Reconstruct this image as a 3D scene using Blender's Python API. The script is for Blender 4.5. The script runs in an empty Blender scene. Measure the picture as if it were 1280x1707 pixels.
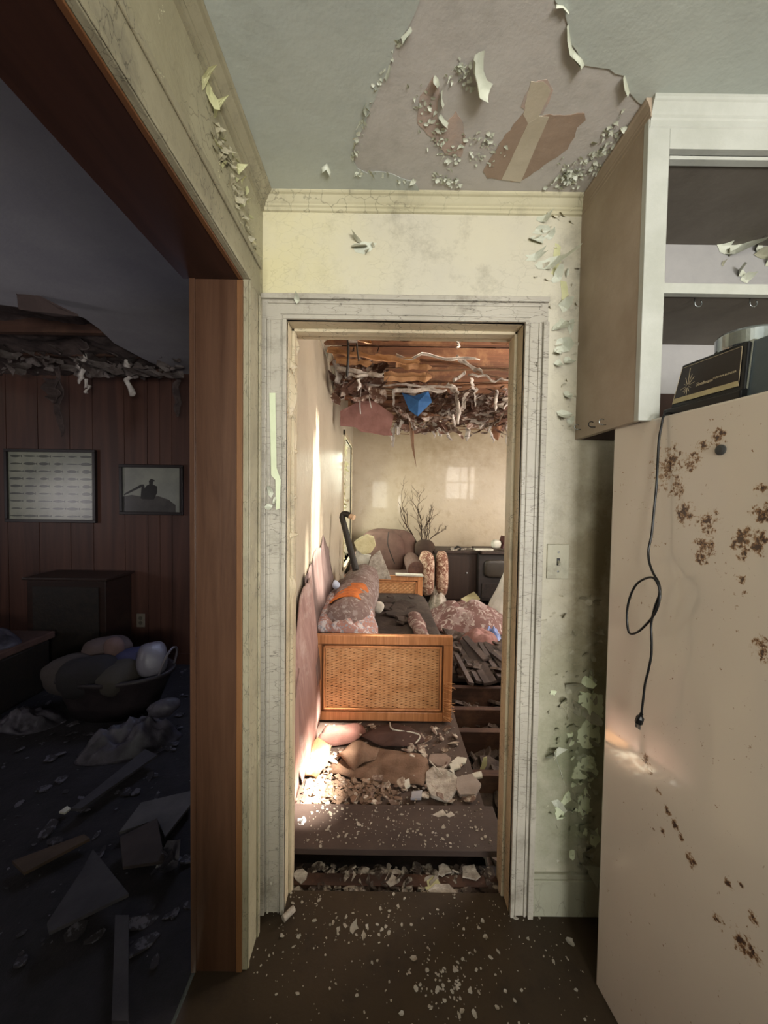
import bpy, bmesh, math, random
from mathutils import Vector, Matrix, noise, Euler
R = math.radians
col = bpy.context.scene.collection
sc = bpy.context.scene

# ------------------------------------------------------------------ camera
F = 640.0
CAM = Vector((0, 0, 1.40))
PITCH, YAW, ROLL = -1.9, 0.0, 0.8
cam_d = bpy.data.cameras.new('camera'); cam = bpy.data.objects.new('camera', cam_d); col.objects.link(cam)
cam_d.sensor_fit = 'HORIZONTAL'; cam_d.sensor_width = 36; cam_d.lens = 36 * F / 1280; cam_d.clip_start = 0.02
CM = Matrix.Rotation(R(YAW), 4, 'Z') @ Matrix.Rotation(R(90 + PITCH), 4, 'X') @ Matrix.Rotation(R(ROLL), 4, 'Z')
cam.matrix_world = Matrix.Translation(CAM) @ CM
sc.camera = cam
# ------------------------------------------------------------------ light, world, exposure
sc.view_settings.view_transform = 'Standard'; sc.view_settings.look = 'None'
sc.view_settings.gamma = 1; sc.view_settings.exposure = 0.0; sc.view_settings.use_curve_mapping = False
W = bpy.data.worlds.new('world'); sc.world = W; W.use_nodes = True
W.node_tree.nodes['Background'].inputs[0].default_value = (0.92, 0.97, 0.80, 1)
W.node_tree.nodes['Background'].inputs[1].default_value = 4.5
SUN = Vector((-0.5, 0.0, -0.85))
def lamp(name, kind, loc, aim, power, color, **kw):
    d = bpy.data.lights.new(name, kind); d.energy = power; d.color = color
    for k, v in kw.items(): setattr(d, k, v)
    o = bpy.data.objects.new(name, d); col.objects.link(o); o.location = loc
    o.rotation_euler = (Vector(aim) - Vector(loc)).to_track_quat('-Z', 'Y').to_euler(); return o
lamp('sun', 'SUN', (1, 2, 6), Vector((1, 2, 6)) + SUN, 75, (1.0, .90, .76), angle=R(2.6))
lamp('kitchen_window_light', 'AREA', (0.95, -1.95, 1.25), (0.1, 1.2, 1.45), 84, (1.0, .985, .965), shape='RECTANGLE', size=.9, size_y=.6)
lamp('kitchen_side_light', 'AREA', (-0.2, -1.95, 1.55), (0.6, 1.2, 2.0), 34, (1.0, .98, .88), shape='RECTANGLE', size=.6, size_y=.9)
lamp('back_room_side_light', 'AREA', (3.1, 3.4, 1.45), (0, 3.6, 1.2), 120, (1.0, .91, .82), shape='RECTANGLE', size=1.5, size_y=1.2)
lamp('back_room_near_light', 'AREA', (1.95, 1.44, 1.85), (1.95, 4.5, 1.85), 50, (1.0, .93, .84), shape='RECTANGLE', size=.74, size_y=.8)
lamp('back_room_corner_light', 'AREA', (-0.50, 4.95, 1.4), (1.0, 4.4, .8), 20, (.95, 1.0, .80), shape='RECTANGLE', size=.6, size_y=1.2)
lamp('attic_light', 'AREA', (1.6, 2.1, 3.5), (0.8, 4.0, 2.8), 130, (1.0, .85, .68), shape='RECTANGLE', size=1.2, size_y=.5)
lamp('left_room_side_light', 'AREA', (-4.4, 0.95, 1.50), (-2.6, 1.6, 2.6), 17, (1.0, .93, .95), shape='RECTANGLE', size=.8, size_y=1.1)
lamp('left_room_window_light', 'AREA', (-1.05, 3.10, 1.5), (-1.3, 1.8, 0), 10, (.62, .70, 1.0), shape='RECTANGLE', size=.6, size_y=.9)

# ------------------------------------------------------------------ pixel -> place helpers
def ray(px, py): return CM.to_3x3() @ Vector(((px - 640) / F, -(py - 853.5) / F, -1))
def PY(px, py, y): r = ray(px, py); return CAM + r * (y / r.y)
def PZ(px, py, z): r = ray(px, py); return CAM + r * ((z - CAM.z) / r.z)
def PX(px, py, x): r = ray(px, py); return CAM + r * (x / r.x)

# ------------------------------------------------------------------ materials
def lin(h):
    h = h.lstrip('#'); c = [int(h[i:i+2], 16) / 255 for i in (0, 2, 4)]
    return tuple((x / 12.92 if x <= .04045 else ((x + .055) / 1.055) ** 2.4) for x in c) + (1,)
class NT:
    def __init__(s, name):
        s.m = bpy.data.materials.new(name); s.m.use_nodes = True; s.t = s.m.node_tree; s.t.nodes.clear()
        s.out = s.n('ShaderNodeOutputMaterial'); s.b = s.n('ShaderNodeBsdfPrincipled'); s.l(s.b.outputs[0], s.out.inputs[0])
        s.tc = s.n('ShaderNodeTexCoord').outputs['Object']
    def n(s, k, **kw):
        x = s.t.nodes.new(k)
        for a, v in kw.items(): setattr(x, a, v)
        return x
    def l(s, a, b): s.t.links.new(a, b)
    def mapping(s, scale):
        m = s.n('ShaderNodeMapping'); m.inputs['Scale'].default_value = scale; s.l(s.tc, m.inputs[0]); return m.outputs[0]
    def noise(s, scale, detail=4, rough=.6, vec=None, dist=0):
        x = s.n('ShaderNodeTexNoise'); x.inputs['Scale'].default_value = scale; x.inputs['Detail'].default_value = detail
        x.inputs['Roughness'].default_value = rough; x.inputs['Distortion'].default_value = dist
        s.l(vec or s.tc, x.inputs['Vector']); return x.outputs['Fac']
    def ramp(s, fac, a, b, hard=False):
        r = s.n('ShaderNodeMapRange'); r.inputs[1].default_value = a; r.inputs[2].default_value = b; s.l(fac, r.inputs[0]); return r.outputs[0]
    def mix(s, fac, a, b):
        x = s.n('ShaderNodeMix', data_type='RGBA')
        if isinstance(fac, (int, float)): x.inputs[0].default_value = fac
        else: s.l(fac, x.inputs[0])
        for i, v in ((6, a), (7, b)):
            if isinstance(v, tuple): x.inputs[i].default_value = v
            else: s.l(v, x.inputs[i])
        return x.outputs[2]
    def math(s, op, a, b=0.0):
        x = s.n('ShaderNodeMath', operation=op)
        for i, v in enumerate((a, b)):
            if isinstance(v, (int, float)): x.inputs[i].default_value = v
            else: s.l(v, x.inputs[i])
        return x.outputs[0]
    def dist(s, p, r0, r1, sc=(1, 1, 1)):   # 1 inside r0 .. 0 outside r1
        d = s.n('ShaderNodeVectorMath', operation='SUBTRACT'); s.l(s.tc, d.inputs[0]); d.inputs[1].default_value = p
        m = s.n('ShaderNodeVectorMath', operation='MULTIPLY'); s.l(d.outputs[0], m.inputs[0]); m.inputs[1].default_value = sc
        L = s.n('ShaderNodeVectorMath', operation='LENGTH'); s.l(m.outputs[0], L.inputs[0])
        return s.ramp(L.outputs['Value'], r1, r0)
    def bump(s, h, strength, d=.01, prev=None):
        b = s.n('ShaderNodeBump'); b.inputs['Strength'].default_value = strength; b.inputs['Distance'].default_value = d
        s.l(h, b.inputs['Height'])
        if prev: s.l(prev, b.inputs['Normal'])
        return b.outputs[0]
    def fin(s, colr, rough=.7, nrm=None, metal=0, spec=.5):
        if isinstance(colr, tuple): s.b.inputs['Base Color'].default_value = colr
        else: s.l(colr, s.b.inputs['Base Color'])
        if isinstance(rough, (int, float)): s.b.inputs['Roughness'].default_value = rough
        else: s.l(rough, s.b.inputs['Roughness'])
        s.b.inputs['Metallic'].default_value = metal; s.b.inputs['Specular IOR Level'].default_value = spec
        if nrm: s.l(nrm, s.b.inputs['Normal'])
        return s.m
def simple(name, c1, c2=None, scale=8, rough=.75, bump=.3, bs=40, metal=0, spec=.4, stretch=(1, 1, 1), lo=.35, hi=.65):
    t = NT(name); v = t.mapping(stretch)
    a = lin(c1); c = a
    if c2: c = t.mix(t.ramp(t.noise(scale, 6, .65, v), lo, hi), a, lin(c2))
    nr = t.bump(t.noise(bs, 5, .7, v), bump, .01) if bump else None
    return t.fin(c, rough, nr, metal, spec)
def wood(name, c1, c2, axis='z', scale=14, rough=.5, bump=.2, c3=None, spec=.4):
    t = NT(name); st = {'x': (.06, 1, 1), 'y': (1, .06, 1), 'z': (1, 1, .06)}[axis]
    v = t.mapping(st); g = t.noise(scale * 3, 6, .7, v, .8); w = t.noise(scale * .6, 3, .5, v, 2.5)
    k = t.math('ADD', t.math('MULTIPLY', g, .5), t.math('MULTIPLY', w, .5))
    c = t.mix(t.ramp(k, .38, .62), lin(c1), lin(c2))
    if c3: c = t.mix(t.ramp(t.noise(4, 6, .7), .5, .7), c, lin(c3))
    return t.fin(c, rough, t.bump(g, bump, .004), 0, spec)
def paint(name, base, var, under, peel=[], crack=0.0, crack_scale=26, cst=(1, 1, .4), dirt='#6f695a', rough=.5, gen=.64, spec=.4, tint=[], dirtamt=.5):
    """old wall paint: mottled coat, cracks, and patches gone where the undercoat shows"""
    t = NT(name)
    c = t.mix(t.ramp(t.noise(2.2, 6, .6), .35, .65), lin(base), lin(var))
    c = t.mix(t.math('MULTIPLY', t.ramp(t.noise(7, 8, .75), .52, .72), dirtamt), c, lin(dirt))
    for p, r0, r1, s_, cc in tint: c = t.mix(t.math('MULTIPLY', t.dist(p, r0, r1, s_), t.ramp(t.noise(5, 6, .7), .25, .6)), c, lin(cc))
    m = t.noise(16, 8, .68, None, .6)
    for p, r0, r1, s_, amt in peel: m = t.math('ADD', m, t.math('MULTIPLY', t.dist(p, r0, r1, s_), amt))
    k = t.ramp(m, gen, gen + .008)
    edge = t.math('MULTIPLY', t.ramp(m, gen - .03, gen), t.math('SUBTRACT', 1, k))
    c = t.mix(t.math('MULTIPLY', edge, .3), c, lin(dirt)); c = t.mix(k, c, lin(under))
    nr = t.bump(t.math('SUBTRACT', t.noise(9, 4, .6), t.math('MULTIPLY', k, .6)), .35, .01)
    nr = t.bump(t.noise(130, 4, .7), .14, .004, nr)
    if crack:
        v = t.n('ShaderNodeTexVoronoi', feature='DISTANCE_TO_EDGE'); v.inputs['Scale'].default_value = crack_scale
        mp = t.mapping(cst); dd = t.n('ShaderNodeVectorMath', operation='ADD'); t.l(mp, dd.inputs[0])
        nn = t.n('ShaderNodeTexNoise'); nn.inputs['Scale'].default_value = 20; nn.inputs['Detail'].default_value = 5; t.l(mp, nn.inputs['Vector'])
        sc_ = t.n('ShaderNodeVectorMath', operation='SCALE'); sc_.inputs['Scale'].default_value = .06; t.l(nn.outputs['Color'], sc_.inputs[0])
        t.l(sc_.outputs[0], dd.inputs[1]); t.l(dd.outputs[0], v.inputs['Vector'])
        ck = t.math('MULTIPLY', t.ramp(v.outputs['Distance'], .028, .0), t.ramp(t.noise(5, 4, .6), .42, .56))
        c = t.mix(t.math('MULTIPLY', ck, crack), c, lin('#3a342b')); nr = t.bump(ck, -.4 * crack, .006, nr)
    return t.fin(c, rough, nr, 0, spec)

# ------------------------------------------------------------------ mesh builder
class MB:
    def __init__(s): s.v = []; s.f = []; s.mi = []
    def add(s, vs, fs, mi=0):
        o = len(s.v); s.v += [Vector(p) for p in vs]; s.f += [[i + o for i in f] for f in fs]; s.mi += [mi] * len(fs); return s
    def box(s, x0, x1, y0, y1, z0, z1, M=None, mi=0):
        vs = [Vector((x, y, z)) for z in (z0, z1) for y in (y0, y1) for x in (x0, x1)]
        if M: vs = [M @ p for p in vs]
        return s.add(vs, [(0, 2, 3, 1), (4, 5, 7, 6), (0, 1, 5, 4), (2, 6, 7, 3), (0, 4, 6, 2), (1, 3, 7, 5)], mi)
    def cbox(s, c, d, rot=(0, 0, 0), mi=0):
        M = Matrix.Translation(c) @ Euler([R(a) for a in rot]).to_matrix().to_4x4()
        return s.box(-d[0]/2, d[0]/2, -d[1]/2, d[1]/2, -d[2]/2, d[2]/2, M, mi)
    def beam(s, a, b, w, h, roll=0, up=(0, 0, 1), mi=0):
        a = Vector(a); b = Vector(b); y = (b - a).normalized(); up = Vector(up)
        if abs(y.dot(up)) > .98: up = Vector((1, 0, 0))
        x = y.cross(up).normalized(); z = x.cross(y)
        if roll:
            q = Matrix.Rotation(R(roll), 3, y); x = q @ x; z = q @ z
        vs = [p + x * i * w / 2 + z * k * h / 2 for p in (a, b) for k in (-1, 1) for i in (-1, 1)]
        return s.add(vs, [(0, 1, 3, 2), (4, 6, 7, 5), (0, 4, 5, 1), (2, 3, 7, 6), (0, 2, 6, 4), (1, 5, 7, 3)], mi)
    def prism(s, pts, n, th, mi=0):
        """polygon of 3-D points pushed out along n by th"""
        n = Vector(n).normalized() * th; k = len(pts); a = [Vector(p) for p in pts]
        s.add(a + [p + n for p in a], [list(range(k))[::-1], list(range(k, 2 * k))] + [(i, (i + 1) % k, (i + 1) % k + k, i + k) for i in range(k)], mi); return s
    def tube(s, pts, r, seg=8, caps=True, mi=0):
        pts = [Vector(p) for p in pts]; n = len(pts); rs = r if isinstance(r, (list, tuple)) else [r] * n
        vs = []; prev = None
        for i, p in enumerate(pts):
            t = (pts[min(i + 1, n - 1)] - pts[max(i - 1, 0)]).normalized()
            if prev is None: x = t.orthogonal().normalized()
            else: x = (prev - t * prev.dot(t)).normalized()
            prev = x; y = t.cross(x)
            vs += [p + (x * math.cos(6.2832 * k / seg) + y * math.sin(6.2832 * k / seg)) * rs[i] for k in range(seg)]
        fs = [(i * seg + k, i * seg + (k + 1) % seg, (i + 1) * seg + (k + 1) % seg, (i + 1) * seg + k) for i in range(n - 1) for k in range(seg)]
        if caps: fs += [list(range(seg))[::-1], list(range((n - 1) * seg, n * seg))]
        return s.add(vs, fs, mi)
    def lathe(s, c, prof, seg=32, M=None, sx=1, sy=1, mi=0):
        c = Vector(c); vs = []
        for r, z in prof: vs += [Vector((r * math.cos(6.2832 * k / seg) * sx, r * math.sin(6.2832 * k / seg) * sy, z)) for k in range(seg)]
        if M: vs = [M @ p for p in vs]
        vs = [p + c for p in vs]; n = len(prof)
        fs = [(i * seg + k, i * seg + (k + 1) % seg, (i + 1) * seg + (k + 1) % seg, (i + 1) * seg + k) for i in range(n - 1) for k in range(seg)]
        fs += [list(range(seg))[::-1], list(range((n - 1) * seg, n * seg))]
        return s.add(vs, fs, mi)
    def grid(s, fn, nu, nv, mi=0, closed=False):
        vs = [fn(i / nu, j / nv) for j in range(nv + 1) for i in range(nu + 1)]
        return s.add(vs, [(j * (nu + 1) + i, j * (nu + 1) + i + 1, (j + 1) * (nu + 1) + i + 1, (j + 1) * (nu + 1) + i) for j in range(nv) for i in range(nu)], mi)
    def rbox(s, c, d, rot=(0, 0, 0), p=4.0, nz=0.0, seed=0, n=14, mi=0):
        """pillowy superellipsoid"""
        M = Euler([R(a) for a in rot]).to_matrix(); c = Vector(c); off = Vector((seed * 3.1, seed * 1.7, 0))
        def fn(u, v):
            th = (u * 2 - 1) * math.pi; ph = (v - .5) * math.pi
            f = lambda w, e: math.copysign(abs(w) ** e, w)
            e = 2 / p
            q = Vector((f(math.cos(ph), e) * f(math.cos(th), e) * d[0] / 2, f(math.cos(ph), e) * f(math.sin(th), e) * d[1] / 2, f(math.sin(ph), e) * d[2] / 2))
            if nz: q *= 1 + nz * (noise.fractal(q * 7 + off, 1, 2, 4))
            return M @ q + c
        return s.grid(fn, n * 2, n, mi)
    def flake(s, c, u, v, n, size, seed=0, curl=.5, asp=1.0, mi=0, jag=.35):
        rnd = random.Random(seed); k = rnd.randint(7, 12); c = Vector(c); u = Vector(u); v = Vector(v); n = Vector(n)
        ph = rnd.random() * 6.28; rr = [1 + rnd.uniform(-jag, jag) for _ in range(k)]; cd = rnd.random() * 6.28
        cx, cy = math.cos(cd), math.sin(cd); vs = [c + n * size * .02]
        for ring in (.4, .7, 1):
            for i in range(k):
                a = ph + 6.283 * i / k; x = math.cos(a) * rr[i] * ring * asp; y = math.sin(a) * rr[i] * ring
                h = curl * max(0, x * cx + y * cy + .4) ** 2 + .02
                vs.append(c + (u * x + v * y + n * h) * size * .5)
        fs = [(0, 1 + i, 1 + (i + 1) % k) for i in range(k)]
        for q in (0, 1): fs += [(1 + q * k + i, 1 + (q + 1) * k + i, 1 + (q + 1) * k + (i + 1) % k, 1 + q * k + (i + 1) % k) for i in range(k)]
        return s.add(vs, fs, mi)
    def chunk(s, c, r, th, rot=(0, 0, 0), seed=0, asp=1.0, mi=0, k=None):
        rnd = random.Random(seed); k = k or rnd.randint(6, 10); M = Euler([R(a) for a in rot]).to_matrix(); c = Vector(c)
        a = [rnd.uniform(.72, 1.25) for _ in range(k)]
        top = [M @ Vector((math.cos(6.283 * i / k) * a[i] * r * asp, math.sin(6.283 * i / k) * a[i] * r, th + rnd.uniform(-.1, .1) * th)) + c for i in range(k)]
        bot = [M @ Vector((math.cos(6.283 * i / k) * a[i] * r * asp * 1.05, math.sin(6.283 * i / k) * a[i] * r * 1.05, 0)) + c for i in range(k)]
        return s.add(bot + top, [list(range(k))[::-1], list(range(k, 2 * k))] + [(i, (i + 1) % k, (i + 1) % k + k, i + k) for i in range(k)], mi)
    def build(s, name, m, parent=None, label=None, cat=None, group=None, kind=None, smooth=False, bevel=0, keep=False, solid=0, sub=0):
        me = bpy.data.meshes.new(name); o = bpy.data.objects.new(name, me); col.objects.link(o)
        root = parent
        while root is not None and root.parent: root = root.parent
        if root is not None: org = root.location.copy()
        elif kind == 'structure' or keep: org = Vector((0, 0, 0))
        else:
            xs = [p.x for p in s.v]; ys = [p.y for p in s.v]; zs = [p.z for p in s.v]
            org = Vector(((min(xs) + max(xs)) / 2, (min(ys) + max(ys)) / 2, min(zs)))
        me.from_pydata([p - org for p in s.v], [], s.f)
        for mm in (m if isinstance(m, (list, tuple)) else [m]): me.materials.append(mm)
        me.polygons.foreach_set('material_index', s.mi)
        if smooth: me.polygons.foreach_set('use_smooth', [True] * len(me.polygons))
        me.update()
        bm = bmesh.new(); bm.from_mesh(me); bmesh.ops.recalc_face_normals(bm, faces=bm.faces); bm.to_mesh(me); bm.free()
        if parent is None: o.location = org
        else: o.parent = parent
        if solid: q = o.modifiers.new('t', 'SOLIDIFY'); q.thickness = solid
        if bevel: q = o.modifiers.new('b', 'BEVEL'); q.width = bevel; q.segments = 2; q.limit_method = 'ANGLE'
        if sub: q = o.modifiers.new('s', 'SUBSURF'); q.levels = sub; q.render_levels = sub
        return tag(o, label, cat, group, kind)
def tag(o, label=None, cat=None, group=None, kind=None):
    if label: o['label'] = label
    if cat: o['category'] = cat
    if group: o['group'] = group
    if kind: o['kind'] = kind
    return o
def thing(name, loc, label, cat, group=None, kind=None):
    o = bpy.data.objects.new(name, None); col.objects.link(o); o.location = loc; o.empty_display_size = .05
    return tag(o, label, cat, group, kind)
def text_mesh(name, body, size, M, m, parent, shear=0):
    cu = bpy.data.curves.new(name, 'FONT'); cu.body = body; cu.size = size; cu.extrude = .0002; cu.shear = shear; cu.align_x = 'LEFT'
    tmp = bpy.data.objects.new(name + '_tmp', cu); col.objects.link(tmp); bpy.context.view_layer.update()
    me = bpy.data.meshes.new_from_object(tmp.evaluated_get(bpy.context.evaluated_depsgraph_get()))
    bpy.data.objects.remove(tmp); root = parent
    while root.parent: root = root.parent
    me.transform(Matrix.Translation(-root.location) @ M); me.materials.clear(); me.materials.append(m)
    o = bpy.data.objects.new(name, me); col.objects.link(o); o.parent = parent; return o
Xv, Yv, Zv = Vector((1, 0, 0)), Vector((0, 1, 0)), Vector((0, 0, 1))

# ------------------------------------------------------------------ dimensions
WY = 1.265          # kitchen wall with the doorway
WY2 = 1.40          # its back face
LX = -0.403         # kitchen left wall face
LX2 = -0.547        # its other face (the dark room)
CZ = 2.362          # kitchen ceiling
BX = -0.47          # back room left wall
BY = 5.70           # back room far wall
DX0, DX1, DZ = -0.320, 0.443, 1.972   # doorway
JY = 1.088          # wooden jamb plane of the wide opening
HZ = 2.005           # underside of its header
PY_ = 3.17          # panelled wall of the dark room

# palette
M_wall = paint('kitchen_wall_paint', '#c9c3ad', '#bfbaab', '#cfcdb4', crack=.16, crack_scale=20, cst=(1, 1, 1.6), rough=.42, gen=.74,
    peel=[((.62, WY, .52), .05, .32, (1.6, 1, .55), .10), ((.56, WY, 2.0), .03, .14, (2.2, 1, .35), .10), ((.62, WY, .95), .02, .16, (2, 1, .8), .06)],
    tint=[((.72, WY, 1.0), .02, .26, (1, 1, .2), '#85795f'), ((.66, WY, .45), .05, .34, (1, 1, .55), '#8b8f74'), ((-.41, WY, 2.15), .05, .5, (1, 1, 1), '#cec69f')])  # browner strip beside the fridge, greyer green low right, yellower upper left
M_leftwall = paint('left_wall_paint', '#aaa48a', '#979076', '#d6d0ac', crack=.6, crack_scale=24, cst=(1, 1, 1), rough=.6, gen=.70,
    peel=[((LX, 1.05, 2.2), .04, .22, (1, .7, 2.2), .12)], dirtamt=.6)
M_trim = paint('door_trim_paint', '#b7b1a3', '#a39d90', '#c8c6b7', crack=.7, crack_scale=22, cst=(.5, .5, 2.4), rough=.45, gen=.69, dirtamt=.75)
M_trim2 = paint('opening_trim_paint', '#9f9880', '#878069', '#bcb795', crack=.8, crack_scale=26, cst=(1.8, 1.8, .7), rough=.5, gen=.67, dirtamt=.85)
M_crown = paint('crown_paint', '#c2bb9e', '#b0a98c', '#8c8469', crack=.5, crack_scale=18, cst=(1, 1, 1), rough=.5, gen=.74, dirtamt=.5)
M_ceilgrey = paint('bared_plasterboard', '#bab4ad', '#aea9a2', '#bfb0a4', rough=.8, gen=.75, dirt='#7d786e', dirtamt=.35)
M_ceilgreen = paint('green_ceiling_paint', '#b2b6ad', '#a8ada6', '#aba69f', rough=.45, gen=.80, dirtamt=.15)
M_kraft = simple('brown_board_paper', '#a08b79', '#8d7866', 7, .9, .15)
M_kraft2 = simple('tan_board_paper', '#bba293', '#a89b92', 14, .9, .2)
M_tape = simple('joint_tape', '#c1b6a2', '#b2a792', 9, .8, .1)
M_flake = simple('paint_flake_front', '#cfd2c2', '#b7b9a6', 12, .5, .1)
M_flakeY = simple('paint_flake_yellow', '#ccca9f', '#b9b98c', 12, .5, .1)
M_flakeG = simple('old_green_coat', '#d8e0c0', '#ccd4b2', 9, .6, .15)
M_flakeD = simple('curled_coat_grey', '#a09d88', '#8b8975', 12, .6, .2)
M_jamb = wood('red_brown_jamb_wood', '#543b2b', '#3d271a', 'z', 9, .38, .12)
M_header = wood('header_wood', '#351d14', '#26130c', 'y', 9, .45, .12)
M_edgewood = wood('raw_edge_wood', '#7d5634', '#5f3f25', 'z', 10, .5, .1)
M_lino = paint('brown_linoleum', '#3a2e1f', '#30261b', '#453a29', rough=.55, gen=.72, dirt='#231b15', dirtamt=.8, spec=.3)
M_cab = simple('brown_cabinet_side', '#ab9a87', '#988672', 4, .6, .15, 60)
M_cabwhite = simple('cabinet_front_paint', '#b9bab2', '#a8a99f', 5, .5, .12, 50)
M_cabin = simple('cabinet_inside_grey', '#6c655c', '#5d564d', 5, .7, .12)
M_cabback = simple('cabinet_back_paint', '#a9a6a4', '#9c9a98', 5, .65, .1)
M_brownbd = simple('brown_backing', '#3a2316', '#2b190f', 8, .7, .2)
M_metal = simple('dull_steel', '#8b8c8c', '#6d6e6e', 12, .35, .1, metal=.9)
M_chrome = simple('worn_chrome', '#aab0b2', '#8d9496', 9, .22, .05, metal=.95)
M_black = simple('black_plastic', '#0d0d0e', '#151516', 9, .35, .05)
M_blackm = simple('black_metal', '#161412', '#241d18', 20, .5, .2)
M_silver = simple('silver_paint', '#5c6468', '#4d5558', 6, .4, .1, metal=.3)
M_faceplate = simple('dark_brown_face', '#1d1310', '#241815', 9, .3, .03)
M_gold = simple('pale_gold_print', '#b9a98a', None, 9, .4, 0)
M_cream = simple('cream_strip', '#b5a67e', '#a5966f', 20, .5, .05)
M_cord = simple('black_cord', '#0c0c0c', None, 9, .4, 0)

# ------------------------------------------------------------------ setting: kitchen
def S(mb, name, m, parent=None, label=None, **kw): return mb.build(name, m, parent, label, kind=None if parent else 'structure', **kw)
b = MB()
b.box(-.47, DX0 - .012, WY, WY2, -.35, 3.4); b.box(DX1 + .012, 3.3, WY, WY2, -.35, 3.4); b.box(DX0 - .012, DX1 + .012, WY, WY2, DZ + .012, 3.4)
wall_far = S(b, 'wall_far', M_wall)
b = MB()   # left wall: the part above the opening, the pier and the part behind the camera
b.box(LX2, LX, JY + .012, WY, 0, CZ); b.box(LX2, LX, -1.3, JY + .012, HZ + .02, CZ)
b.box(LX2, LX, -2.2, -1.3, 0, CZ)
wall_left = S(b, 'wall_left', M_leftwall)
b = MB(); b.box(-5, 3.3, -2.35, -2.2, 0, CZ + .1); S(b, 'wall_back', M_wall)
b = MB(); b.box(1.75, 1.85, -2.2, WY, 0, CZ + .1); S(b, 'wall_right', M_wall)
b = MB(); b.box(LX2, 1.85, -2.2, WY2, CZ, CZ + .08)
ceiling = S(b, 'ceiling', M_ceilgrey)
b = MB(); b.box(LX2 + .01, 1.85, -2.2, 1.325, -.05, 0)
floor = S(b, 'floor', M_lino)

# green paint coats left on the ceiling, with a torn edge
def jagpoly(pts, seed, step=.02, amp=.004):
    rnd = random.Random(seed); out = []
    for i, a in enumerate(pts):
        c = pts[(i + 1) % len(pts)]; n = max(1, int((c - a).length / step)); d = (c - a)
        side = Vector((-d.y, d.x, 0)).normalized() if d.length else Vector()
        for k in range(n): out.append(a + d * k / n + side * (rnd.uniform(-amp, amp) if k else 0))
    return out
def cpoly(pix, z=CZ): return [PZ(x, y, z) for x, y in pix]
zc = CZ - .0005
gl = cpoly([(700, 0), (690, 25), (668, 62), (660, 70), (652, 100), (640, 130), (625, 165), (612, 195), (598, 225), (588, 245), (586, 262), (596, 280), (612, 288), (640, 286), (668, 296), (690, 302), (700, 322)], zc)
pl = [Vector((gl[0].x, -2.2, zc))] + gl + [Vector((gl[-1].x, WY, zc)), Vector((LX, WY, zc)), Vector((LX, -2.2, zc))]
MB().prism(jagpoly(pl, 1), (0, 0, -1), .0016).build('green_paint_coat', M_ceilgreen, ceiling, 'grey green paint still on the ceiling')
gr = cpoly([(925, 0), (940, 18), (948, 45), (952, 72), (975, 108), (1000, 112), (1040, 125), (1048, 152), (1062, 168), (1078, 180)], zc)
pl = [Vector((gr[0].x, -2.2, zc)), Vector((1.75, -2.2, zc)), Vector((1.75, gr[-1].y, zc))] + gr[::-1]
MB().prism(jagpoly(pl, 2), (0, 0, -1), .0016).build('green_paint_coat', M_ceilgreen, ceiling, 'grey green paint still on the ceiling')
def cpatch(name, pix, m, th, seed, lab=None, amp=.003):
    return MB().prism(jagpoly(cpoly(pix, CZ), seed, .012, amp), (0, 0, -1), th).build(name, m, ceiling, lab)
cpatch('bared_board', [(805, 286), (818, 262), (838, 232), (862, 200), (874, 186), (890, 196), (916, 190), (940, 192), (974, 188), (976, 200), (962, 212), (958, 228), (946, 248), (928, 262), (905, 276), (884, 292), (866, 303), (840, 300), (812, 297)], M_kraft, .0010, 3, 'bare brown board paper')
cpatch('joint_tape_strip', [(836, 299), (868, 303), (915, 194), (898, 193), (880, 205)], M_tape, .0016, 4, 'pale joint tape strip', .0005)
cpatch('joint_tape_strip', [(880, 205), (898, 193), (918, 150), (905, 135), (885, 135), (872, 190)], M_tape, .0012, 5, 'pale joint tape strip', .002)
cpatch('bared_board', [(700, 160), (722, 128), (732, 150), (728, 190), (736, 214), (760, 185), (772, 205), (776, 240), (768, 262), (742, 258), (730, 240), (712, 224), (696, 205)], M_kraft2, .0010, 6, 'bare tan board paper')
cpatch('bared_board', [(868, 178), (884, 140), (912, 132), (922, 150), (905, 190)], M_kraft2, .0008, 7, 'bare tan board paper')
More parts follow.
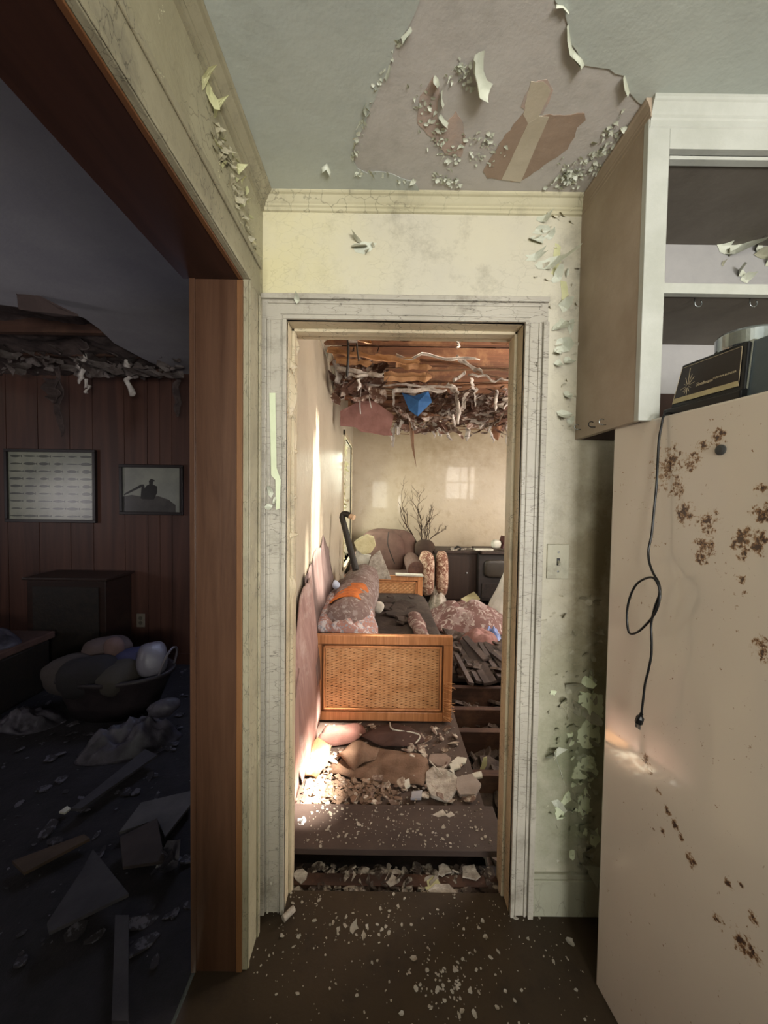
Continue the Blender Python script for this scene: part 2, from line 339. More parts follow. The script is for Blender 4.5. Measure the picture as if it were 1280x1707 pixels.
# curls hanging off the ceiling
def hang(mb, pix, drop, seed, w=.02):
    """strip of coat curling down along pixel polyline on the ceiling"""
    rnd = random.Random(seed); pts = cpoly(pix, CZ - .002); k = len(pts)
    rows = []
    for i, p in enumerate(pts):
        t = pts[min(i + 1, k - 1)] - pts[max(i - 1, 0)]; t.z = 0; t.normalize(); sd = Vector((-t.y, t.x, 0)); ww = w * rnd.uniform(.5, 1.3)
        rows.append([p + sd * ww * math.sin(a) * 1.0 - Zv * drop * (1 - math.cos(a)) * rnd.uniform(.7, 1.2) for a in (0, .5, 1.1, 1.7, 2.2)])
    vs = [q for r in rows for q in r]
    mb.add(vs, [(i * 5 + j, i * 5 + j + 1, (i + 1) * 5 + j + 1, (i + 1) * 5 + j) for i in range(k - 1) for j in range(4)])
for i, (pix, dr, w) in enumerate([
    ([(808, 84), (806, 100), (806, 118), (812, 134), (822, 140)], .016, .022), ([(948, 40), (950, 60), (954, 80), (972, 104)], .008, .010), ([(925, 12), (936, 12), (945, 20)], .008, -.010),
    ([(958, 86), (970, 98), (975, 108)], .012, .012), ([(1042, 125), (1046, 140), (1050, 155)], .010, .010), ([(668, 62), (676, 55), (684, 44)], .010, .010),
    ([(640, 130), (646, 118), (648, 108)], .008, .008), ([(590, 236), (588, 248), (594, 256)], .010, -.010), ([(535, 280), (545, 272), (552, 288)], .014, .010),
    ([(612, 172), (608, 180), (612, 190)], .008, .008), ([(725, 125), (731, 132), (733, 143)], .012, .010), ([(738, 150), (737, 165), (741, 175)], .010, .010),
    ([(735, 190), (740, 198), (748, 205)], .010, .012)]):
    m = MB(); hang(m, pix, dr * (1 if i == 0 else .7), i, w * (.9 if i == 0 else .55)); m.build('ceiling_paint_curl', M_flake, ceiling, smooth=True)
crumbs = MB(); rnd = random.Random(5)
def crumb_line(pix, n, spread, s0, s1):
    for _ in range(int(n * 1.7)):
        i = rnd.randrange(len(pix) - 1); f = rnd.random(); x = pix[i][0] * (1 - f) + pix[i + 1][0] * f + rnd.gauss(0, spread); y = pix[i][1] * (1 - f) + pix[i + 1][1] * f + rnd.gauss(0, spread)
        p = PZ(x, y, CZ - .002)
        if p.y > WY - .045: continue
        crumbs.flake(p, Xv, Yv, -Zv, rnd.uniform(s0, s1) * .8, rnd.random(), rnd.uniform(.2, .8), rnd.uniform(.5, 1.8))
crumb_line([(668, 62), (612, 180), (586, 262)], 22, 3, .006, .016)
crumb_line([(590, 285), (690, 302)], 14, 3, .006, .016)
crumb_line([(725, 295), (770, 312)], 26, 5, .005, .014)
crumb_line([(700, 150), (735, 250), (765, 262)], 40, 9, .005, .014)
crumb_line([(770, 110), (775, 140)], 22, 9, .005, .013)
crumb_line([(780, 220), (830, 250), (800, 260)], 26, 12, .005, .012)
crumb_line([(920, 300), (985, 275), (1030, 210)], 60, 10, .005, .016)
crumb_line([(935, 300), (965, 290)], 40, 10, .005, .015)
crumbs.build('ceiling_paint_crumbs', M_flake, ceiling, 'small curled crumbs of ceiling paint', kind='stuff')

# crown mouldings
def crown(a, bb, out, name, m=M_crown, parent=None):
    a = Vector(a); bb = Vector(bb); out = Vector(out); mb = MB()
    prof = [(0, 0), (.040, 0), (.040, -.005), (.036, -.008), (.029, -.010), (.023, -.016), (.017, -.022), (.012, -.026), (.012, -.031), (.007, -.034), (.007, -.043), (0, -.045)]
    pts = [[p + out * u + Zv * w for u, w in prof] for p in (a, bb)]; k = len(prof)
    mb.add(pts[0] + pts[1], [(i, (i + 1) % k, (i + 1) % k + k, i + k) for i in range(k)] + [list(range(k))[::-1], list(range(k, 2 * k))])
    return mb.build(name, m, parent, kind=None if parent else 'structure')
crown((LX, WY, CZ), (.80, WY, CZ), (0, -1, 0), 'trim_1')
crown((LX, -2.2, CZ), (LX, WY, CZ), (1, 0, 0), 'trim_2', M_trim2)

# doorway trim: casing with back band and bead, jambs and stops
trim3 = thing('trim_3', (0, WY, 0), 'peeling painted casing round the narrow doorway', None, kind='structure')
def casing(mb, a, bb, w0, w1, side):
    """vertical leg from x=w0 (inner) to w1 (outer)"""
    s_ = 1 if w1 > w0 else -1
    mb.box(*sorted((w0, w1)), WY - .014, WY, a, bb)
    mb.box(*sorted((w0, w0 + s_ * .012)), WY - .022, WY, a, bb); mb.box(*sorted((w0 + s_ * .016, w0 + s_ * .020)), WY - .018, WY, a, bb)
    mb.box(*sorted((w1 - s_ * .018, w1)), WY - .026, WY, a, bb); mb.box(*sorted((w1 - s_ * .030, w1 - s_ * .022)), WY - .019, WY, a, bb)
l = MB(); casing(l, 0, DZ, DX0, LX + .002, 0); l.build('casing_leg', M_trim, trim3, bevel=.002)
l = MB(); casing(l, 0, DZ, DX1, DX1 + .075, 0); l.build('casing_leg', M_trim, trim3, bevel=.002)
h = MB()
x0, x1 = LX + .002, DX1 + .075
h.box(x0, x1, WY - .014, WY, DZ, DZ + .078); h.box(DX0 - .012, DX1 + .012, WY - .022, WY, DZ, DZ + .012); h.box(DX0 - .02, DX1 + .02, WY - .018, WY, DZ + .016, DZ + .020)
h.box(x0, x1, WY - .026, WY, DZ + .062, DZ + .078); h.box(x0 + .02, x1 - .02, WY - .019, WY, DZ + .050, DZ + .057)
h.build('casing_head', M_trim, trim3, bevel=.002)
M_jambp = paint('jamb_paint', '#c4b79b', '#b0a084', '#9c7d58', crack=.9, crack_scale=26, cst=(1, 1, 1.6), rough=.5, gen=.67, dirtamt=.6)
j = MB(); j.box(DX0 - .02, DX0, WY, WY2 + .005, -.02, DZ); j.box(DX0, DX0 + .010, WY + .05, WY + .085, -.02, DZ); j.build('door_jamb', M_jambp, trim3, bevel=.0015)
j = MB(); j.box(DX1, DX1 + .02, WY, WY2 + .005, -.02, DZ); j.box(DX1 - .010, DX1, WY + .05, WY + .085, -.02, DZ); j.build('door_jamb', M_jambp, trim3, bevel=.0015)
j = MB(); j.box(DX0, DX1, WY, WY2 + .005, DZ, DZ + .02); j.box(DX0, DX1, WY + .05, WY + .085, DZ - .010, DZ); j.build('head_jamb', M_jambp, trim3, bevel=.0015)
# peeled splinters on the left jamb, hinge screws
for i, (y0, y1) in enumerate([(550, 590), (600, 618), (615, 700), (692, 770), (745, 760), (822, 838), (888, 900), (960, 1010)]):
    m = MB(); zs0 = PY(488, y0, 1.3).z; zs1 = PY(488, y1, 1.3).z; rnd = random.Random(i + 40); hgt = rnd.uniform(.014, .026); yo = rnd.uniform(1.28, 1.33)
    def fn(u, v): return Vector((DX0 + .001 + hgt * math.sin(v * 3.14) * u + .002 * noise.noise(Vector((v * 4, u * 3, i))), yo + .030 * u, zs0 + (zs1 - zs0) * v + .004 * u))
    m.grid(fn, 4, 10); m.build('lifted_paint_strip', M_jambp, trim3, smooth=True, solid=.0006)
b = MB()
for y in (640, 650, 658, 668, 688): p = PY(493, y, 1.36); b.box(DX0, DX0 + .003, 1.355, 1.367, p.z - .004, p.z + .004)
b.build('hinge_screw_holes', M_black, trim3)
# baseboard right of the doorway
b = MB(); b.box(DX1 + .075, .80, WY - .016, WY, 0, .125); b.box(DX1 + .075, .80, WY - .011, WY, .125, .142); S(b, 'baseboard_far', paint('baseboard_paint', '#aaa996', '#9b9a86', '#bfc0aa', crack=.4, rough=.5, gen=.72, dirtamt=.6), bevel=.002)

# painted casing round the wide opening + wooden liner
trim4 = thing('trim_4', (LX, JY, 0), 'painted casing and dark wooden liner of the wide opening', None, kind='structure')
b = MB()
b.box(LX, LX + .016, JY + .004, JY + .105, 0, HZ + .004); b.box(LX + .0161, LX + .022, JY + .088, JY + .105, 0, HZ + .004); b.box(LX + .0161, LX + .020, JY + .006, JY + .016, 0, HZ + .004)
b.build('casing_leg', M_trim2, trim4, bevel=.002)
b = MB(); b.box(LX, LX + .016, -1.3, JY + .105, HZ + .0041, HZ + .105); b.box(LX + .0161, LX + .022, -1.3, JY + .105, HZ + .088, HZ + .105); b.box(LX + .0161, LX + .02, -1.3, JY + .016, HZ + .0045, HZ + .016)
b.build('casing_head', M_trim2, trim4, bevel=.002)
b = MB(); b.box(LX2 - .004, LX - .004, JY, JY + .014, 0, HZ); b.build('wooden_jamb', M_jamb, trim4)
b = MB(); b.box(LX - .014, LX + .002, JY - .003, JY + .006, 0, HZ - .002); b.build('jamb_edge_bead', M_edgewood, trim4, 'lighter brown bead on the jamb edge', bevel=.001)
b = MB(); b.box(LX2 - .002, LX2 + .014, JY - .005, JY + .01, 0, HZ); b.build('jamb_stop', M_jamb, trim4, bevel=.001)
b = MB(); b.box(LX2 - .02, LX - .004, -1.3, JY, HZ, HZ + .014); b.build('wooden_header', M_header, trim4)
b = MB(); b.box(LX - .009, LX + .002, -1.3, JY, HZ - .002, HZ + .003); b.build('header_edge_bead', wood('edge_wood_y', '#6b4527', '#45291a', 'y', 10, .5, .1), trim4, 'lighter brown bead on the header edge', bevel=.001)

ct = thing('shade_counter', (.12, -1.0, 0), 'unseen base cabinet added behind the viewer to shade the jamb and floor', 'light_blocker')  # out of view, added to block low window light from jamb and floor
MB().box(-.36, .55, -1.20, -.57, .09, .90).build('body', M_cabwhite, ct, bevel=.003)
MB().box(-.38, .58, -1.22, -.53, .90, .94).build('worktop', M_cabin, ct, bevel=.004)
MB().box(-.34, .53, -1.16, -.63, 0, .09).build('plinth', M_cabin, ct)
for k in range(2):
    dd = MB().box(-.35 + k * .45, .09 + k * .45, -.57, -.552, .12, .87).build('door', M_cabwhite, ct, bevel=.003); MB().box(.05 + k * .03, .06 + k * .03, -.552, -.53, .6, .7).build('handle', M_chrome, dd)

# ---- loose paint on the kitchen walls
def wflakes(parent, plane, lst, m, name='paint_flake', lab=None, k=1):
    for i, (x, y, s_, asp, curl) in enumerate(lst):
        mb = MB(); s_ *= k
        if plane == 'far': p = PY(x, y, WY - .001); mb.flake(p, Xv, Zv, -Yv, s_ * 1.265 / F, i * 7 + int(x), curl, asp)
        else: p = PX(x, y, LX + .001); mb.flake(p, Yv, Zv, Xv, s_ * p.y / F, i * 7 + int(x), curl, asp)
        mb.build(name, m, parent, lab)
def wpatch(parent, pix, m, th, seed, name, lab=None, amp=.0015):
    pts = [PY(x, y, WY) for x, y in pix]; rnd = random.Random(seed); out = []
    for i, a in enumerate(pts):
        c = pts[(i + 1) % len(pts)]; n = max(1, int((c - a).length / .008))
        for k in range(n): out.append(a.lerp(c, k / n) + (Vector((rnd.uniform(-amp, amp), 0, rnd.uniform(-amp, amp))) if k else Vector()))
    MB().prism(out, (0, -1, 0), th).build(name, m, parent, lab)
U = 'old_coat_patch'
wpatch(wall_far, [(588, 408), (604, 403), (628, 405), (620, 416), (606, 424), (592, 420)], M_flake, .0008, 1, U, 'pale older coat laid bare')
wpatch(wall_far, [(925, 405), (935, 412), (932, 432), (940, 445), (930, 460), (918, 456), (926, 440), (922, 425)], M_flakeY, .0008, 2, U, 'pale yellow older coat laid bare')
wpatch(wall_far, [(934, 468), (944, 470), (948, 492), (944, 515), (936, 500)], M_flakeY, .0008, 3, U, 'pale yellow older coat laid bare')
for k, pix in enumerate([
    [(966, 1152), (1004, 1158), (1004, 1196), (988, 1198), (976, 1180), (962, 1172)],
    [(962, 1218), (980, 1196), (998, 1200), (1000, 1236), (986, 1246), (970, 1246), (960, 1232)],
    [(956, 1282), (970, 1262), (990, 1262), (996, 1290), (984, 1302), (970, 1298), (952, 1296)],
    [(964, 1330), (976, 1312), (984, 1330), (982, 1345), (970, 1366), (962, 1352)],
    [(940, 1325), (948, 1318), (952, 1332), (938, 1344), (940, 1362), (928, 1366), (924, 1346), (932, 1340)],
    [(944, 1222), (954, 1220), (956, 1240), (948, 1244)], [(984, 1392), (996, 1380), (1000, 1400), (992, 1412), (982, 1404)]]):
    wpatch(wall_far, pix, M_flakeG, .0030, 10 + k, U, 'pale green older coat laid bare', .003)
wflakes(wall_far, 'far', [(600, 412, 14, 1.6, 1.2), (612, 420, 12, .7, 1.5), (596, 400, 10, 1.5, 1.0), (622, 410, 9, .6, 1.2)], M_flakeD, lab='curled grey edge of paint')
wflakes(wall_far, 'far', [(916, 442, 16, 1.8, .9), (928, 462, 14, .8, 1.0), (945, 455, 10, .5, 1.2), (906, 365, 12, 1.2, 1.0), (940, 512, 11, 1.2, 1.3), (932, 545, 18, .9, 1.4), (950, 545, 13, .5, 1.2), (938, 575, 20, .8, 1.3),
    (928, 588, 12, .8, 1.2), (930, 608, 14, .7, 1.4), (945, 602, 10, 1.0, 1.0), (945, 660, 14, .8, 1.2), (938, 692, 14, 1.3, 1.2), (950, 700, 9, .8, 1), (893, 400, 12, 2, .6), (900, 385, 9, 2, .6), (890, 430, 10, 2, .6), (915, 395, 8, 1.5, .8)], M_flake, lab='white curl of loose paint', k=1.35)
rnd = random.Random(9); L1 = []; L2 = []
for i in range(46):
    t = rnd.random(); y = 1090 + t * 370; xr = 1003 - t * 10; w = 30 + 55 * math.sin(min(1, t * 1.3) * 3.1) ** .6
    x = xr - abs(rnd.gauss(0, .5)) * w - 6
    (L1 if rnd.random() < .62 else L2).append((x, y, rnd.uniform(7, 19), rnd.uniform(.5, 1.6), rnd.uniform(.3, 1.0)))
wflakes(wall_far, 'far', L1, M_flakeD, lab='curled grey green paint flake'); wflakes(wall_far, 'far', L2, M_flakeG, lab='pale green curl of paint')
wflakes(wall_far, 'far', [(925, 1252, 18, 2, 1.5), (915, 1258, 10, 1.2, 1.2), (938, 1360, 12, 1, 1.2), (928, 1338, 12, 1.4, .9), (966, 1466, 9, 1.4, .5), (957, 1456, 9, 1.5, .5)], M_flake, lab='white curl of loose paint')
s_ = MB(); rnd = random.Random(77)
for i in range(150):
    t = rnd.random(); y = 990 + t * 480; x = 1000 - t * 8 - abs(rnd.gauss(0, 38))
    p = PY(x, y, WY - .001)
    if p.x < DX1 + .095: continue
    s_.flake(p, Xv, Zv, -Yv, rnd.uniform(.008, .022), i, rnd.uniform(.2, .8), rnd.uniform(.5, 1.8))
for i in range(50):
    x = rnd.uniform(890, 965); y = rnd.uniform(350, 720); s_.flake(PY(x, y, WY - .001), Xv, Zv, -Yv, rnd.uniform(.005, .014), i + 900, .5, rnd.uniform(.8, 2.4))
s_.build('small_paint_flakes', M_wall, wall_far, kind='stuff')
# left wall strip of peels under the crown
wflakes(wall_left, 'left', [(338, 132, 40, .5, .6), (349, 160, 44, .5, .6), (358, 180, 30, .5, .6), (362, 225, 18, .6, .8), (372, 232, 12, .6, .8), (388, 262, 14, .6, .9), (396, 280, 16, .7, 1), (402, 300, 12, .7, 1), (408, 318, 12, .7, 1), (360, 240, 12, .8, 1), (412, 335, 10, .8, 1), (400, 340, 10, .8, 1), (415, 360, 9, .8, 1), (392, 300, 10, 1, .8), (370, 275, 10, 1, .8)], M_flakeY, lab='pale yellow curl of paint under the crown')
s_ = MB()
for i in range(110):
    t = rnd.random(); x = 355 + t * 72 + rnd.gauss(0, 5); y = 200 + t * 230 + rnd.gauss(0, 14); p = PX(x, y, LX + .001)
    if 0 < p.y < WY and p.z < CZ - .08: s_.flake(p, Yv, Zv, Xv, rnd.uniform(.006, .020), i, rnd.uniform(.3, 1), rnd.uniform(.5, 1.6))
s_.build('small_paint_flakes', M_leftwall, wall_left, kind='stuff')
# long bare streak on the casing
b = MB(); pts = [PY(x, y, WY - .026) for x, y in [(449, 655), (459, 655), (461, 780), (468, 800), (466, 848), (460, 850), (459, 800), (452, 792)]]
b.prism(pts, (0, -1, 0), .0008); b.build('old_coat_patch', M_flakeG, trim3, 'long pale streak of older coat')
b = MB()
for i, (x, y, s2, a) in enumerate([(452, 820, 20, .4), (458, 835, 16, .4), (450, 845, 12, 1), (495, 500, 10, 1)]): b.flake(PY(x, y, WY - .027), Xv, Zv, -Yv, s2 * 1.24 / F, i, 1.1, a)
b.build('paint_flake', M_flake, trim3)

# ------------------------------------------------------------------ light switch
p = PY(929, 936, WY)
sw = thing('light_switch', p, 'painted over light switch plate right of the doorway', 'light switch')
M_plate = paint('switch_plate_paint', '#bab5a0', '#a8a491', '#8d8a74', rough=.45, gen=.74, dirtamt=.7)
MB().box(p.x - .0365, p.x + .0365, WY - .006, WY, p.z - .058, p.z + .058).build('plate', M_plate, sw, bevel=.003)
MB().box(p.x - .005, p.x + .005, WY - .0075, WY - .006, p.z - .012, p.z + .012).build('toggle_slot', M_black, sw)
MB().cbox((p.x, WY - .011, p.z - .003), (.007, .014, .010), (25, 0, 0)).build('toggle', M_plate, sw, bevel=.001)
for dz in (-.032, .032):
    MB().lathe((p.x, WY - .006, p.z + dz), [(.0035, 0), (.0035, .0012), (.002, .0018)], 12, Matrix.Rotation(R(90), 4, 'X')).build('screw', M_metal, sw)

# ------------------------------------------------------------------ wall cabinet
CX0, CD = .622, .948       # its left side, and its front plane
CB = 1.604
cab = thing('wall_cabinet', (CX0 + .4, WY, CB), 'doorless white fronted kitchen wall cabinet with brown side above the refrigerator', 'cabinet')
cr = 1.74
MB().box(CX0, CX0 + .018, CD + .018, WY, CB, CZ - .002).build('side_panel', M_cab, cab, 'brown side panel')
MB().box(CX0 + .018, cr, WY - .008, WY, CB + .15, CZ - .002).build('back_panel', M_cabback, cab)
MB().box(CX0 + .018, cr, WY - .010, WY, CB, CB + .15).build('backing_rail', M_brownbd, cab, 'dark brown lower backing')
fz = 2.246
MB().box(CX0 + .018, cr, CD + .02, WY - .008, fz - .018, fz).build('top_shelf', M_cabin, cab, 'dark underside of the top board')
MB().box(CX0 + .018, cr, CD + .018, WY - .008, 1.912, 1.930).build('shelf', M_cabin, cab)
MB().box(CX0 + .018, cr, CD + .002, CD + .018, 1.910, 1.934).build('shelf_edge', M_cabwhite, cab, 'white shelf edge')
f = MB(); f.box(CX0 - .002, CX0 + .050, CD, CD + .018, CB - .002, CZ - .002); f.build('face_stile', M_cabwhite, cab, bevel=.0015)
f = MB(); f.box(CX0 + .050, cr, CD, CD + .018, fz + .003, CZ - .002); f.box(CX0 + .050, cr, CD - .001, CD + .0185, fz - .022, fz - .014); f.build('face_rail', M_cabwhite, cab, bevel=.001)
c1 = crown((CX0, CD, CZ - .001), (cr, CD, CZ - .001), (0, -1, 0), 'crown_moulding', M_cabwhite, cab)
c2 = crown((CX0, CD - .006, CZ - .001), (CX0, WY, CZ - .001), (-1, 0, 0), 'crown_moulding', M_cab, cab)
for v in c1.data.vertices:
    wy = v.co.y + cab.location.y; v.co.y = CD - (CD - wy) * .42 - cab.location.y; wz = v.co.z + cab.location.z; v.co.z = CZ - (CZ - wz) * 1.45 - cab.location.z
# narrow flat crown for the side so that it stays close to the panel
for v in c2.data.vertices:
    wx = v.co.x + cab.location.x; v.co.x = CX0 - (CX0 - wx) * .35 - cab.location.x
def hook(c, d, side, r=.008):
    pts = [Vector(c) + Vector(d) * 0, Vector(c) + Vector(d) * .012]
    n = Vector(d); sd = Vector(side)
    for a in range(0, 250, 25): pts.append(Vector(c) + n * (.012 + r * math.sin(R(a))) + sd * r * (1 - math.cos(R(a))))
    return MB().tube(pts, .0014, 6)
for i, (x, y) in enumerate([(968, 716), (992, 712), (1010, 708)]):
    p = PX(x, y, CX0); hook((CX0, p.y, p.z), (-1, 0, 0), (0, 0, 1)).build('cup_hook', M_chrome if i != 1 else M_blackm, cab, smooth=True)
for x in (1158, 1250):
    p = PZ(x, 497, 1.912); hook((p.x, p.y, 1.912), (0, 0, -1), (1, 0, 0), .009).build('cup_hook', M_chrome, cab, smooth=True)
p = PY(1118, 378, 1.2); hook((CX0 + .018, 1.2, p.z), (1, 0, 0), (0, 0, 1)).build('cup_hook', M_chrome, cab, smooth=True)
for i, (x, y, s2, a, m) in enumerate([(1204, 410, 18, 1.1, M_flake), (1214, 422, 14, .7, M_flakeD), (1225, 416, 22, 2.2, M_flake), (1263, 410, 18, 1.3, M_flake), (1272, 425, 18, 1.4, M_flakeD), (1230, 455, 16, 1.6, M_flake), (1242, 466, 12, 1.2, M_flake), (1278, 438, 14, .8, M_flake), (1204, 440, 7, .5, M_flakeD)]):
    MB().flake(PY(x, y, WY - .009), Xv, Zv, -Yv, s2 * 1.25 / F, i + 3, 1.2, a).build('paint_flake', m, cab)

# ------------------------------------------------------------------ refrigerator (turned a little away from the wall)
def rust_mat():
    t = NT('cream_enamel_with_rust')
    base = t.mix(t.ramp(t.noise(1.5, 4, .5), .35, .65), lin('#d0c4b2'), lin('#c4b8a8'))
    m = t.noise(90, 6, .7, None, .3); big = t.noise(11, 4, .6)
    # rust clusters sit at fixed places on the panel (u along, z up), in local coordinates
    acc = None
    for p, r in RUST:
        d = t.dist(p, 0, r); acc = d if acc is None else t.math('MAXIMUM', acc, d)
    k = t.math('ADD', t.math('MULTIPLY', m, 1.1), t.math('ADD', t.math('MULTIPLY', t.math('POWER', acc, .7), .27), t.math('MULTIPLY', big, .30)))
    mask = t.ramp(k, .875, .91); dark = t.ramp(k, .93, .99); halo = t.math('MULTIPLY', t.ramp(k, .80, .90), t.math('MULTIPLY', t.ramp(acc, 0, .2), .4))
    c = t.mix(halo, base, lin('#a8875a')); c = t.mix(mask, c, lin('#85603a')); c = t.mix(dark, c, lin('#3b2416'))
    ro = t.math('ADD', t.math('MULTIPLY', mask, .5), .20)
    nr = t.bump(t.noise(3.0, 2, .5), .10, .02); nr = t.bump(t.noise(320, 2, .5), .03, .001, nr); nr = t.bump(mask, .4, .001, nr)
    t.b.inputs['Coat Weight'].default_value = 1.0; t.b.inputs['Coat Roughness'].default_value = .05
    return t.fin(c, ro, nr, 0, .5)
fang = math.atan2(.135, .97)
fc = PZ(992, 1640, 0.0); u_f = Vector((math.sin(fang), -math.cos(fang), 0)); n_f = Vector((-math.cos(fang), -math.sin(fang), 0))
FH = 1.606
def onfr(px, py, off=0.0):
    r = ray(px, py); t = (fc + n_f * off - CAM).dot(n_f) / r.dot(n_f); return CAM + r * t
fr = thing('refrigerator', fc, 'cream refrigerator with rust spots on its side panel', 'refrigerator')
RUST = [(onfr(x, y) - fc, r) for x, y, r in [(1115, 780, .07), (1150, 770, .035), (1170, 745, .02), (1196, 728, .022), (1128, 815, .03), (1140, 855, .035), (1180, 870, .035), (1172, 910, .03), (1168, 930, .02), (1240, 900, .035), (1240, 925, .018), (1262, 905, .03), (1270, 815, .018),
    (1272, 855, .03), (1236, 965, .012), (1278, 1085, .035), (1075, 1265, .02), (1082, 1285, .015), (1098, 1320, .012), (1112, 1350, .014), (1125, 1375, .013), (1135, 1395, .010), (1152, 1435, .018), (1105, 1385, .010), (1240, 1575, .03), (1255, 1590, .02), (1197, 1535, .018), (1215, 1475, .012), (1255, 1530, .014), (1235, 1475, .008)]]
M_fridge = rust_mat()
def fbox(mb, u0, u1, w0, w1, z0, z1):      # u along side toward camera, w to the right (into the body)
    M = Matrix.Translation(fc) @ Matrix((( -n_f.x, u_f.x, 0, 0), (-n_f.y, u_f.y, 0, 0), (0, 0, 1, 0), (0, 0, 0, 1)))
    return mb.box(w0, w1, u0, u1, z0, z1, M)
q = fbox(MB(), 0, .62, 0, .70, .0, FH); q.build('body', M_fridge, fr, bevel=.006)
q = fbox(MB(), .63, .69, 0, .70, .55, FH - .01); q.build('door', M_fridge, fr, bevel=.012)
q = fbox(MB(), .63, .69, 0, .70, .06, .54); q.build('door', M_fridge, fr, bevel=.012)
q = fbox(MB(), .69, .715, .05, .075, .9, 1.25); q.build('door_handle', M_chrome, fr, bevel=.008)
pp = onfr(1202, 750, .0)
MB().lathe(pp, [(.0105, 0), (.0105, .003), (.006, .005)], 24, n_f.to_track_quat('Z', 'Y').to_matrix().to_4x4()).build('hole_plug', simple('grey_plug', '#3a3a38', None, 9, .5, 0), fr, 'dark grey round plug')

# ------------------------------------------------------------------ blender base on the refrigerator
# face plane: follows the fridge side roughly, leaning back
bl0 = onfr(1110, 690, -.05); bl0.z = FH
ub = (u_f * .93 + (-n_f) * -.10).normalized(); ub = Vector((u_f.x, u_f.y, 0)).normalized(); wb = -n_f
A = onfr(1112, 690, -.03); A.z = FH
B = onfr(1243, 660, -.03); B.z = FH
bl = thing('kitchen_blender', (A + B) / 2, 'black and silver blender base with starburst face lying on the refrigerator top', 'blender')
def bp(u, w, z): return A + (B - A).normalized() * u + wb * w + Zv * z
LW = (B - A).length
def loft(mb, secs):
    k = len(secs[0]); vs = [p for s2 in secs for p in s2]
    fs = [(i * k + j, i * k + (j + 1) % k, (i + 1) * k + (j + 1) % k, (i + 1) * k + j) for i in range(len(secs) - 1) for j in range(k)]
    mb.add(vs, fs + [list(range(k))[::-1], list(range((len(secs) - 1) * k, len(secs) * k))]); return mb
def rect(u0, u1, w0, w1, z): return [bp(u0, w0, z), bp(u1, w0, z), bp(u1, w1, z), bp(u0, w1, z)]
loft(MB(), [rect(0, LW, -.012, .12, .001), rect(.0, LW, -.012, .12, .018), rect(.008, LW, .0, .12, .022)]).build('base_skirt', M_black, bl, bevel=.002)
body = loft(MB(), [rect(.008, LW - .004, .0, .11, .020), rect(.020, LW - .012, .016, .11, .120)]); body.build('body', M_black, bl, 'black tapered front body', bevel=.003)
loft(MB(), [rect(LW - .004, LW + .09, .004, .13, .002), rect(LW - .010, LW + .085, .024, .13, .120)]).build('rear_housing', M_silver, bl, 'silver grey housing', bevel=.003)
loft(MB(), [rect(LW - .008, LW + .002, .0, .02, .001), rect(LW - .014, LW - .007, .022, .034, .122)]).build('edge_strip', M_chrome, bl)
def fp(s_, t_, o=.0006):      # point on the face, s along, t up
    z = .030 + t_ * .082; f_ = (z - .020) / .100; u0 = .008 + .012 * f_ + .004; u1 = LW - .004 - .008 * f_ - .010
    return bp(u0 + (u1 - u0) * s_, .016 * f_, z) + n_f * o
MB().prism([fp(0, 0), fp(1, 0), fp(1, 1), fp(0, 1)], n_f, .001).build('face_plate', M_faceplate, bl)
MB().prism([fp(0, 0, .0016), fp(1, 0, .0016), fp(.985, .14, .0016), fp(.015, .14, .0016)], n_f, .0005).build('cream_stripe', M_cream, bl, 'cream stripe under the lettering')
g = MB()
for a, c in (((0, 0), (0, 1)), ((0, 1), (1, 1)), ((1, 1), (1, 0))): g.beam(fp(*a, .0018), fp(*c, .0018), .0008, .0006)
sc0 = (.20, .42)
for k in range(12):
    a = k * 30 + 10; r1 = (.34 if k % 3 == 0 else .22) * (1.2 if 30 < a < 140 else .8)
    g.beam(fp(sc0[0] + .02 * math.cos(R(a)), sc0[1] + .06 * math.sin(R(a)), .0018), fp(sc0[0] + r1 * .42 * math.cos(R(a)), sc0[1] + r1 * 1.25 * math.sin(R(a)), .0018), .0007, .0005)
g.build('starburst_print', M_gold, bl)
fx = (fp(1, .4) - fp(0, .4)).normalized(); fy = (fp(.5, 1) - fp(.5, 0)).normalized(); fy = (fy - fx * fy.dot(fx)).normalized(); fn_ = fx.cross(fy)
def fM(s_, t_): 
    o = fp(s_, t_, .002); return Matrix(((fx.x, fy.x, fn_.x, o.x), (fx.y, fy.y, fn_.y, o.y), (fx.z, fy.z, fn_.z, o.z), (0, 0, 0, 1)))
text_mesh('brand_lettering', 'Sunbeam', .0105, fM(.35, .33), M_gold, bl, .3)
text_mesh('model_lettering', 'CUSTOM BLENDER', .0056, fM(.62, .38), M_gold, bl)
rc = bp(LW * .70, .062, .122)
MB().lathe(rc, [(.050, -.004), (.052, 0), (.052, .026), (.048, .031), (.044, .031), (.042, .004)], 48).build('jar_collar', M_chrome, bl, 'round metal jar collar', smooth=False, bevel=.0008)
